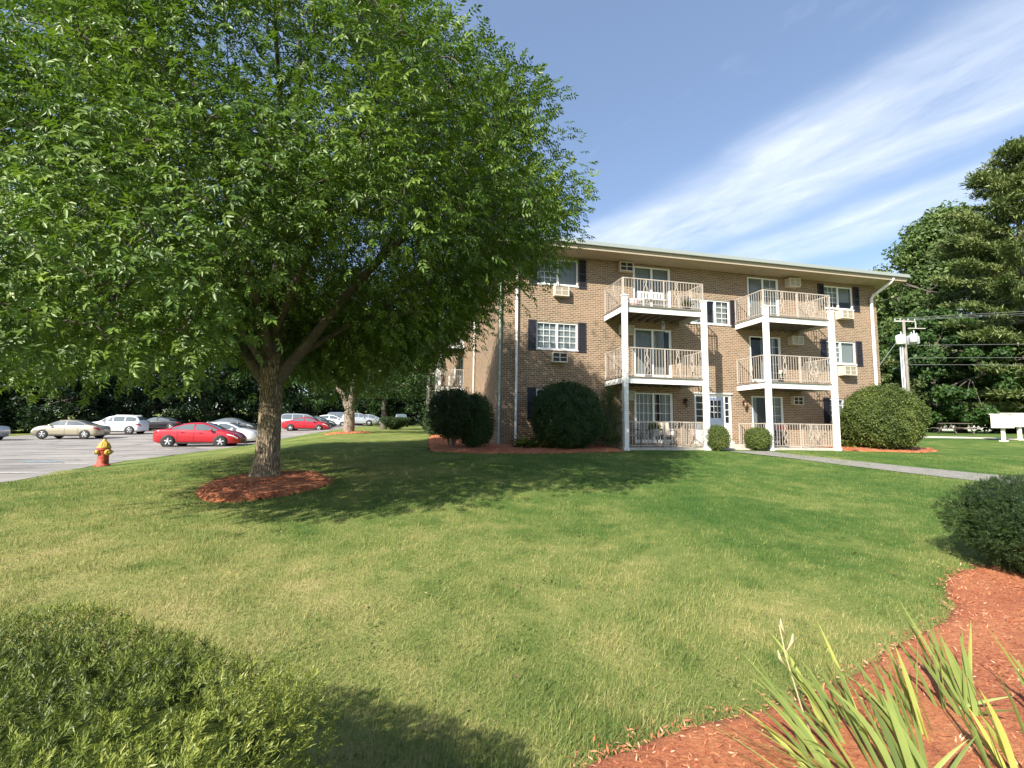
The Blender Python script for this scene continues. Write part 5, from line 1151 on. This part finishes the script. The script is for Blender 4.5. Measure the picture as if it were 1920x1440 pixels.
def shrub(name, x, y, prof, n, leaf, mt, seed, label, group=None, depth=.2, wr=.5, per=4, stem=True, sx=1.0, sy=1.0, rz=0.0, needles=0, cat='shrub', stick=.5, hole=-.75, strays=True):
    rs = np.random.RandomState(seed); T = empty(name, (x, y, G(x, y)), rz, label, cat, group)
    P, Nn, d = prof_points(rs, prof, n, depth, strays)
    h = np.sin(P[:, 0] * 5.1 + seed) * np.sin(P[:, 1] * 4.7 + 2) * np.sin(P[:, 2] * 5.3 + 1); P, Nn, d = P[h > hole], Nn[h > hole], d[h > hole]; n = len(P)
    base = np.clip(.52 + .24 * np.sin(P[:, 0] * 3.3 + seed) * np.sin(P[:, 1] * 3.1) + rs.normal(0, .14, n), 0, 1)
    if needles:       # feathery sprigs: a short shoot with needles in two combs
        up = nrm(Nn * .75 + rs.normal(size=(n, 3)) * stick + np.array([0, 0, .3])); side = nrm(np.cross(up, rs.normal(size=(n, 3)))); nor = np.cross(side, up); sl_ = leaf * rs.uniform(1.2, 2.3, n)
        Ps, Ds, Ns, Ls, Ts = [], [], [], [], []
        for k in range(needles):
            f = (k + .5) / needles; ang = k * 2.4 + rs.rand(n) * .5; tipf = .6 + .4 * (1 - f); rad_ = side * np.cos(ang)[:, None] + nor * np.sin(ang)[:, None]
            Ps.append(P + up * (sl_ * f)[:, None]); Ds.append(rad_ * (.95 - .55 * f) + up * (.5 + .55 * f)); Ns.append(up + rad_ * -.4 + rs.normal(size=(n, 3)) * .3); Ls.append(leaf * rs.uniform(.7, 1.2, n) * tipf); Ts.append(np.clip(base - .16 + .36 * f + rs.normal(0, .05, n), 0, 1))
        L = np.concatenate(Ls); V, F, Tt = leaf_arrays(np.concatenate(Ps), np.concatenate(Ds), np.concatenate(Ns), L, L * wr, np.concatenate(Ts), .1)
    else:
        K = np.repeat(np.arange(n), per); m_ = len(K); Dd = nrm(Nn[K] * .6 + rs.normal(size=(m_, 3)) * .75); Nq = nrm(Nn[K] + rs.normal(size=(m_, 3)) * .6 + np.array([0, 0, .3])); L = leaf * rs.uniform(.6, 1.3, m_)
        V, F, Tt = leaf_arrays(P[K] + rs.normal(size=(m_, 3)) * leaf * .5, Dd, Nq, L, L * wr, np.clip(base[K] + rs.normal(0, .1, m_), 0, 1), .15, .1)
    V = V * np.array([sx, sy, 1.0])
    core(prof, depth, sx, sy, M[mt], T, seed)
    npmesh('foliage', V, F, M[mt], T, Tt)
    mb = MB(); pr = np.array(prof); zt = pr[:, 0].max()
    for k in range(14 if stem else 7):
        a = k * 2.39; R = pr[:, 1].max() * .8; zz = zt * rs.uniform(.55, .85)
        mb.tube([(.06 * math.cos(a), .06 * math.sin(a), -.08), (R * .3 * math.cos(a), R * .3 * math.sin(a), zz * .4), (R * .75 * math.cos(a) * sx, R * .75 * math.sin(a) * sy, zz)], [.025, .018, .006], 5, False)
    mb.build('stems', M['twig'], T); return T
rnd = lambda h, r, b=.06, sq_=.75: [(b, r * .35), (h * .12, r * .74), (h * .28, r * .95), (h * .48, r), (h * .68, r * .93), (h * .84, r * sq_), (h * .95, r * .42), (h, 0)]
shrub('yew_bush', -1.53, .86, [(.05, .6), (.2, .86), (.45, 1.0), (.68, 1.02), (.83, .98), (.91, .86), (.95, .52), (.96, 0)], 31000, .020, 'yew', 61, 'large clipped yew bush with feathery yellow-green needles in the left foreground', depth=.19, wr=.20, needles=16, strays=False, hole=-1.1, sx=1.10, sy=1.0, stick=.45)
shrub('yew_bush', 5.80, 4.72, [(.06, .4), (.18, .72), (.42, .98), (.68, 1.0), (.88, .86), (1.0, .6), (1.05, 0)], 12000, .032, 'yew_dark', 62, 'dark green yew bush on the orange mulch at the right edge', depth=.2, wr=.2, needles=14, strays=False, hole=-1.1, stick=.45)
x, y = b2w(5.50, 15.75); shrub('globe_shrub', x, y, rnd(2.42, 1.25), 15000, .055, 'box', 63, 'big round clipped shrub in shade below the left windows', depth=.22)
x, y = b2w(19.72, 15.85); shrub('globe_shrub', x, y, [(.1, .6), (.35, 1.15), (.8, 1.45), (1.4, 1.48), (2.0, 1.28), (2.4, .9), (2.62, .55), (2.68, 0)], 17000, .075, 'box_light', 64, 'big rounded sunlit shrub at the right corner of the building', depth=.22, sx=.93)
shrub('corner_shrub', -2.05, 15.9, [(.35, .2), (.6, .6), (1.1, .82), (1.6, .76), (1.95, .5), (2.08, 0)], 5200, .06, 'yew_dark', 65, 'dark loose shrub on a short bare stem at the left corner of the building', depth=.3, per=5, hole=-.6)
shrub('corner_shrub', -1.25, 16.1, rnd(1.95, .6), 5500, .05, 'box', 66, 'dark clipped upright shrub just right of the loose corner shrub', depth=.2)
x, y = b2w(11.35, 15.35); shrub('dwarf_shrub', x, y, rnd(.95, .43), 3200, .04, 'box_light', 67, 'small clipped shrub behind the post beside the entrance step', 'small clipped shrubs flanking the entrance', depth=.12)
x, y = b2w(13.35, 15.6); shrub('dwarf_shrub', x, y, rnd(.88, .46, sq_=.85), 3200, .04, 'box_light', 68, 'small boxy clipped shrub right of the front door', 'small clipped shrubs flanking the entrance', depth=.12)
x, y = b2w(7.35, 16.1); shrub('climbing_rose', x, y, [(.05, .3), (.4, .5), (1.0, .48), (1.6, .36), (2.1, .26), (2.45, 0)], 2200, .06, 'leaf_olive', 69, 'loose climbing rose bush between the round shrub and the first white post', depth=.4, hole=-.4, cat='climbing rose')
shrub('bowl_shrub', -10.2, 40.3, [(.05, .25), (.25, .55), (.5, .95), (.75, 1.2), (.92, 1.28), (.99, 1.05), (1.0, 0)], 3000, .09, 'yew_dark', 70, 'dark bowl-shaped flat-topped shrub alone on the far lawn', depth=.15)
for i, (x, y, h, r, mt, lab) in enumerate(((-6.6, 40, 1.5, 1.0, 'yew_dark', 'dark shrub under the end wall balconies'), (-5.2, 33, 1.4, .9, 'box', 'low green shrub against the end wall of the building'), (-8.3, 47, 1.3, .9, 'leaf_olive', 'pale green shrub just right of the bowl-shaped one'), (-3.9, 25, 1.5, .85, 'yew_dark', 'dark shrub at the foot of the near end wall'))):
    shrub('wall_shrub', x, y, rnd(h, r), 2200, .09, mt, 71 + i, lab, 'shrubs along the end wall', depth=.2)
# hostas
def hosta(x, y, r, seed, label):
    rs = np.random.RandomState(seed); n = 60; a = rs.rand(n) * 6.283; el = rs.uniform(.15, 1.1, n); D = np.stack([np.cos(a) * np.cos(el), np.sin(a) * np.cos(el), np.sin(el)], 1)
    V, F, T = leaf_arrays(D * .06 + np.array([0, 0, .02]), D, np.array([[0, 0, 1.0]]) + rs.normal(size=(n, 3)) * .2, r * rs.uniform(.7, 1.1, n), r * .32, rs.rand(n), .2, .35)
    o = npmesh('hosta_plant', V, F, M['hosta'], None, T); o.location = (x, y, G(x, y) + .05); tag(o, label, 'plant', 'hostas in the beds by the wall')
hosta(.5, 16.35, .5, 81, 'low pale leafy plant at the foot of the left downpipes'); hosta(1.15, 16.3, .4, 82, 'low pale leafy plant in front of the big round shaded shrub'); hosta(14.75, 20.2, .45, 83, 'yellow-green leafy plant beside the rightmost white post'); hosta(16.9, 20.1, .45, 84, 'leafy plant at the right foot of the sunlit rounded shrub')
# iris clumps: sword leaves, each a folded tapering blade that leans and bends
def blade(V, F, T, base, az, lean, L, wd, bend, tw, tint, k=9):
    wd = wd * .8
    b0 = len(V); d = np.array([math.cos(az), math.sin(az), 0]); s = np.array([-math.sin(az + tw), math.cos(az + tw), 0]); p = np.array(base, float); ang = lean
    for i in range(k + 1):
        f = i / k; w_ = wd * (1 - .12 * f if f < .55 else (1 - .066) * max(0.02, 1 - ((f - .55) / .45) ** 1.7)) * (.75 + .5 * min(f * 4, 1) * .5)
        tdir = d * math.sin(ang) + np.array([0, 0, math.cos(ang)]); nn = np.cross(s, tdir)
        V += [p - s * w_ / 2, p + nn * w_ * .10, p + s * w_ / 2]; T += [tint + .25 * (f > .9), tint - .06, tint + .25 * (f > .9)]
        p = p + tdir * L / k; ang += bend / k * (.4 + 1.2 * f)
    for i in range(k):
        for j in range(2): F.append((b0 + i * 3 + j, b0 + i * 3 + j + 1, b0 + i * 3 + j + 4, b0 + i * 3 + j + 3))
def iris(x, y, seed, leaves, label, dry=0):
    rs = np.random.RandomState(seed); V, F, T = [], [], []
    for (dx, dy, az, lean, L, bend, wd) in leaves:
        blade(V, F, T, (dx, dy, -.01), R_(az), R_(lean), L, wd, R_(bend), rs.uniform(-.4, .4) + 1.2, float(np.clip(rs.normal(.42, .16) if rs.rand() > .14 else rs.uniform(.85, 1.1), 0, 1.1)))
    o = npmesh('iris_plant', np.array(V), np.array(F), M['iris'], None, np.array(T), smooth=True); o.location = (x, y, G(x, y) + .035)
    return tag(o, label, 'iris', 'iris clumps on the orange mulch')
def fan(rs, n, az0, spread, Lr, leanr, bendr, rad=.06, w=(.022, .034)):
    out = []
    for i in range(n):
        az = az0 + rs.uniform(-spread, spread); out.append((rs.uniform(-rad, rad), rs.uniform(-rad, rad), az, rs.uniform(*leanr), rs.uniform(*Lr), rs.uniform(*bendr), rs.uniform(*w)))
    return out
rs = np.random.RandomState(90)
iris(1.46, 2.08, 91, fan(rs, 16, 158, 48, (.44, .66), (18, 46), (10, 65), .10, (.024, .038)) + fan(rs, 14, 168, 38, (.42, .66), (50, 78), (12, 40), .12, (.022, .034)), 'nearest iris clump, its long leaves splayed left over the mulch')
iris(1.76, 2.12, 92, fan(rs, 17, 140, 75, (.40, .64), (6, 34), (5, 60), .10, (.026, .042)) + fan(rs, 5, 30, 60, (.35, .5), (20, 45), (10, 40), .07, (.026, .036)), 'upright iris clump at the bottom edge, right of the nearest one')
iris(1.72, 2.48, 93, fan(rs, 18, 155, 70, (.36, .56), (10, 44), (5, 60), .12, (.024, .036)), 'iris clump behind the nearest one, leaning toward the lawn')
iris(2.10, 2.55, 94, fan(rs, 22, 140, 110, (.30, .48), (6, 40), (0, 35), .11, (.022, .034)), 'middle iris clump of dense short upright leaves')
iris(2.50, 2.72, 95, fan(rs, 17, 120, 85, (.38, .62), (4, 30), (0, 22), .11, (.024, .036)) + fan(rs, 4, -50, 50, (.3, .45), (50, 80), (10, 30)), 'tall iris clump with the highest leaf, rear of the bed')
iris(2.92, 2.62, 96, fan(rs, 11, 90, 140, (.30, .52), (3, 28), (0, 20), .09, (.022, .032)), 'small iris clump standing rightmost on the mulch')
iris(2.26, 2.20, 97, fan(rs, 4, -35, 40, (.5, .7), (50, 72), (15, 40), .06, (.028, .04)) + fan(rs, 9, 130, 80, (.32, .52), (5, 35), (0, 30), .1, (.024, .036)), 'iris clump with leaves fallen flat toward the right edge')
mb = MB(); z = G(1.5, 2.35); mb.tube([(1.5, 2.35, z), (1.42, 2.36, z + .25), (1.36, 2.37, z + .48), (1.34, 2.38, z + .62)], [.005, .004, .0035, .002], 6); 
for dz, dx in ((.50, .03), (.42, -.035), (.57, -.02)): mb.tube([(1.365, 2.37, z + dz), (1.365 + dx, 2.37, z + dz + .05), (1.365 + dx * 1.2, 2.37, z + dz + .085)], [.003, .008, .002], 6)
tag(mb.build('flower_stalk', plain('dry_stalk', (.42, .36, .2), .8), None), 'thin dry seed stalk standing at the left of the iris bed', 'flower stalk')

# ------------------------------------------------------------------ things on the balconies and patios
def bl(s, q): return b2w(s, q)
def patio_chair(s, q, rz, label, z):
    x, y = bl(s, q); T = empty('patio_chair', (x, y, z), TH + rz, label, 'chair', 'patio chairs on the left ground-floor patio')
    mb = MB(); mb.box(-.24, .24, -.25, .23, .40, .46); mb.build('seat', M['cushion'], T, .015)
    mb = MB(); mb.add([(-.23, .20, .46), (.23, .20, .46), (.23, .36, .98), (-.23, .36, .98), (-.23, .26, .44), (.23, .26, .44), (.23, .42, .96), (-.23, .42, .96)], [(0, 1, 2, 3), (7, 6, 5, 4), (0, 4, 5, 1), (1, 5, 6, 2), (2, 6, 7, 3), (3, 7, 4, 0)]); mb.build('backrest', M['cushion'], T)
    for sx in (-.27, .27):
        for yy in (-.24, .24): mb = MB(); mb.tube([(sx, yy, 0), (sx, yy, .42)], .016, 6); mb.build('leg', M['dkmetal'], T)
        mb = MB(); mb.tube([(sx, -.24, .42), (sx, -.26, .62), (sx, -.1, .66), (sx, .2, .64), (sx, .27, .6)], .018, 6); mb.tube([(sx, .24, .42), (sx, .40, 1.0)], .016, 6); mb.build('armrest', M['dkmetal'], T)
patio_chair(9.85, 16.35, R_(-8), 'cushioned patio chair with a tan back behind the railing, right of the pot', .90)
patio_chair(8.55, 16.5, R_(60), 'dark metal patio chair behind the railing next to the first post', .90)
def pot(s, q, z, r, h, potm, leafm, nl, ll, label, seed, cat='potted plant', colr_=None):
    x, y = bl(s, q); T = empty('potted_plant', (x, y, z), 0, label, cat); rs = np.random.RandomState(seed)
    mb = MB(); mb.lathe([(r * .7, 0), (r, h * .9), (r * 1.1, h * .9), (r * 1.1, h), (r * .95, h), (r * .9, h * .85), (0, h * .85)], 16); mb.build('pot', potm, T)
    d = rdir(rs, nl); d[:, 2] = np.abs(d[:, 2]); P = d * r * 1.3 * rs.rand(nl, 1) ** .5 + np.array([0, 0, h]); V, F, Tt = leaf_arrays(P, d + rs.normal(size=(nl, 3)) * .5, rdir(rs, nl) + np.array([0, 0, 1]), ll * rs.uniform(.6, 1.2, nl), ll * .4, rs.rand(nl), .2, .2)
    npmesh('foliage', V, F, M[leafm], T, Tt); return T
wpot = plain('white_pot', (.7, .7, .68), .5); tpot = plain('dark_pot', (.05, .05, .06), .5)
pot(9.1, 15.95, 1.35, .17, .22, wpot, 'hosta', 160, .14, 'bushy green plant in a white pot on the wire stand of the left patio', 101)
x, y = bl(9.1, 15.95); mb = MB()
for k in range(6): a = k * math.pi / 3; mb.tube([(.2 * math.cos(a), .2 * math.sin(a), 0), (.07 * math.cos(a), .07 * math.sin(a), .25), (.16 * math.cos(a), .16 * math.sin(a), .43)], .010, 5)
mb.lathe([(.16, .43), (.175, .44), (.16, .45)], 16); o = mb.build('plant_stand', M['metal'], None); o.location = (x, y, .90); tag(o, 'wire plant stand holding the white pot on the left patio', 'plant stand')
pot(9.55, 15.85, .90, .10, .16, wpot, 'box_light', 40, .07, 'small white pot at the foot of the plant stand', 102)
M['redflower'] = foliage('red_flower', (.25, .01, .02), (.45, .02, .04), (.6, .08, .1), .2)
pot(15.35, 16.5, .90, .16, .7, tpot, 'redflower', 70, .08, 'red flowers in a tall dark pot by the right patio door', 103)
pot(10.55, 15.85, 6.21, .12, .22, tpot, 'leaf_olive', 90, .16, 'yellowish plant in a pot on the upper left balcony', 104)
pot(14.8, 15.9, 3.53, .12, .2, tpot, 'leaf_olive', 60, .13, 'small plant in a pot on the middle right balcony', 105)
def bench(s, q, z, w_, label, mt, cat='bench'):
    x, y = bl(s, q); T = empty('garden_bench', (x, y, z), TH, label, cat)
    mb = MB()
    for k in range(3): mb.box(-w_, w_, -.2 + k * .14, -.08 + k * .14, .36, .39)
    mb.build('seat', mt, T)
    mb = MB(); mb.box(-w_, w_, .24, .27, .74, .80); mb.box(-w_, w_, .24, .27, .44, .50)
    for k in range(8): xx = -w_ + 2 * w_ * (k + .5) / 8; mb.box(xx - .035, xx + .035, .243, .267, .50, .74)
    mb.build('backrest', mt, T)
    for sx in (-1, 1):
        for yy in (-.18, .24): mb = MB(); mb.box(sx * w_ - .025, sx * w_ + .025, yy - .025, yy + .025, 0, .36 if yy < 0 else .80); mb.build('leg', mt, T)
bench(9.2, 16.0, 6.21, .55, 'low white slatted bench on the upper left balcony', M['vinyl'])
x, y = bl(8.25, 16.0); mb = MB(); mb.lathe([(0, .0), (.24, .02), (.3, .12), (.3, .26), (.22, .36), (0, .40)], 18); o = mb.build('pouffe', plain('pink_cloth', (.62, .45, .45), .9), None); o.location = (x, y, 6.21); tag(o, 'pale pink round cushion seat at the left end of the upper left balcony', 'pouffe')
x, y = bl(9.75, 16.3); mb = MB(); mb.tube([(0, 0, 0), (0, 0, -.12)], .004, 4); mb.lathe([(0, -.12), (.06, -.12), (.06, -.135), (0, -.135)], 10)
for k in range(5): a = k * 1.2566; mb.tube([(.05 * math.cos(a), .05 * math.sin(a), -.135), (.05 * math.cos(a), .05 * math.sin(a), -.42 - .03 * k)], .009, 5)
o = mb.build('wind_chime', M['metal'], None); o.location = (x, y, 5.97); tag(o, 'metal wind chime hanging under the upper left balcony', 'wind chime')
def folding_chair(s, q, z, rz, label):
    x, y = bl(s, q); T = empty('lawn_chair', (x, y, z), TH + rz, label, 'chair'); cl = plain('purple_cloth', (.10, .08, .16), .9)
    mb = MB(); mb.box(-.25, .25, -.23, .23, .40, .43); mb.build('seat', cl, T); mb = MB(); mb.add([(-.25, .22, .45), (.25, .22, .45), (.25, .34, .9), (-.25, .34, .9), (-.25, .25, .45), (.25, .25, .45), (.25, .37, .9), (-.25, .37, .9)], [(0, 1, 2, 3), (7, 6, 5, 4), (0, 4, 5, 1), (1, 5, 6, 2), (2, 6, 7, 3), (3, 7, 4, 0)]); mb.build('backrest', cl, T)
    for sx in (-.27, .27):
        for a, c in (((sx, -.25, 0), (sx, .25, .42)), ((sx, .25, 0), (sx, -.25, .42))): mb = MB(); mb.tube([a, c], .014, 6); mb.build('leg', M['dkmetal'], T)
folding_chair(15.0, 16.4, .90, R_(10), 'dark purple folding chair on the right ground-floor patio')
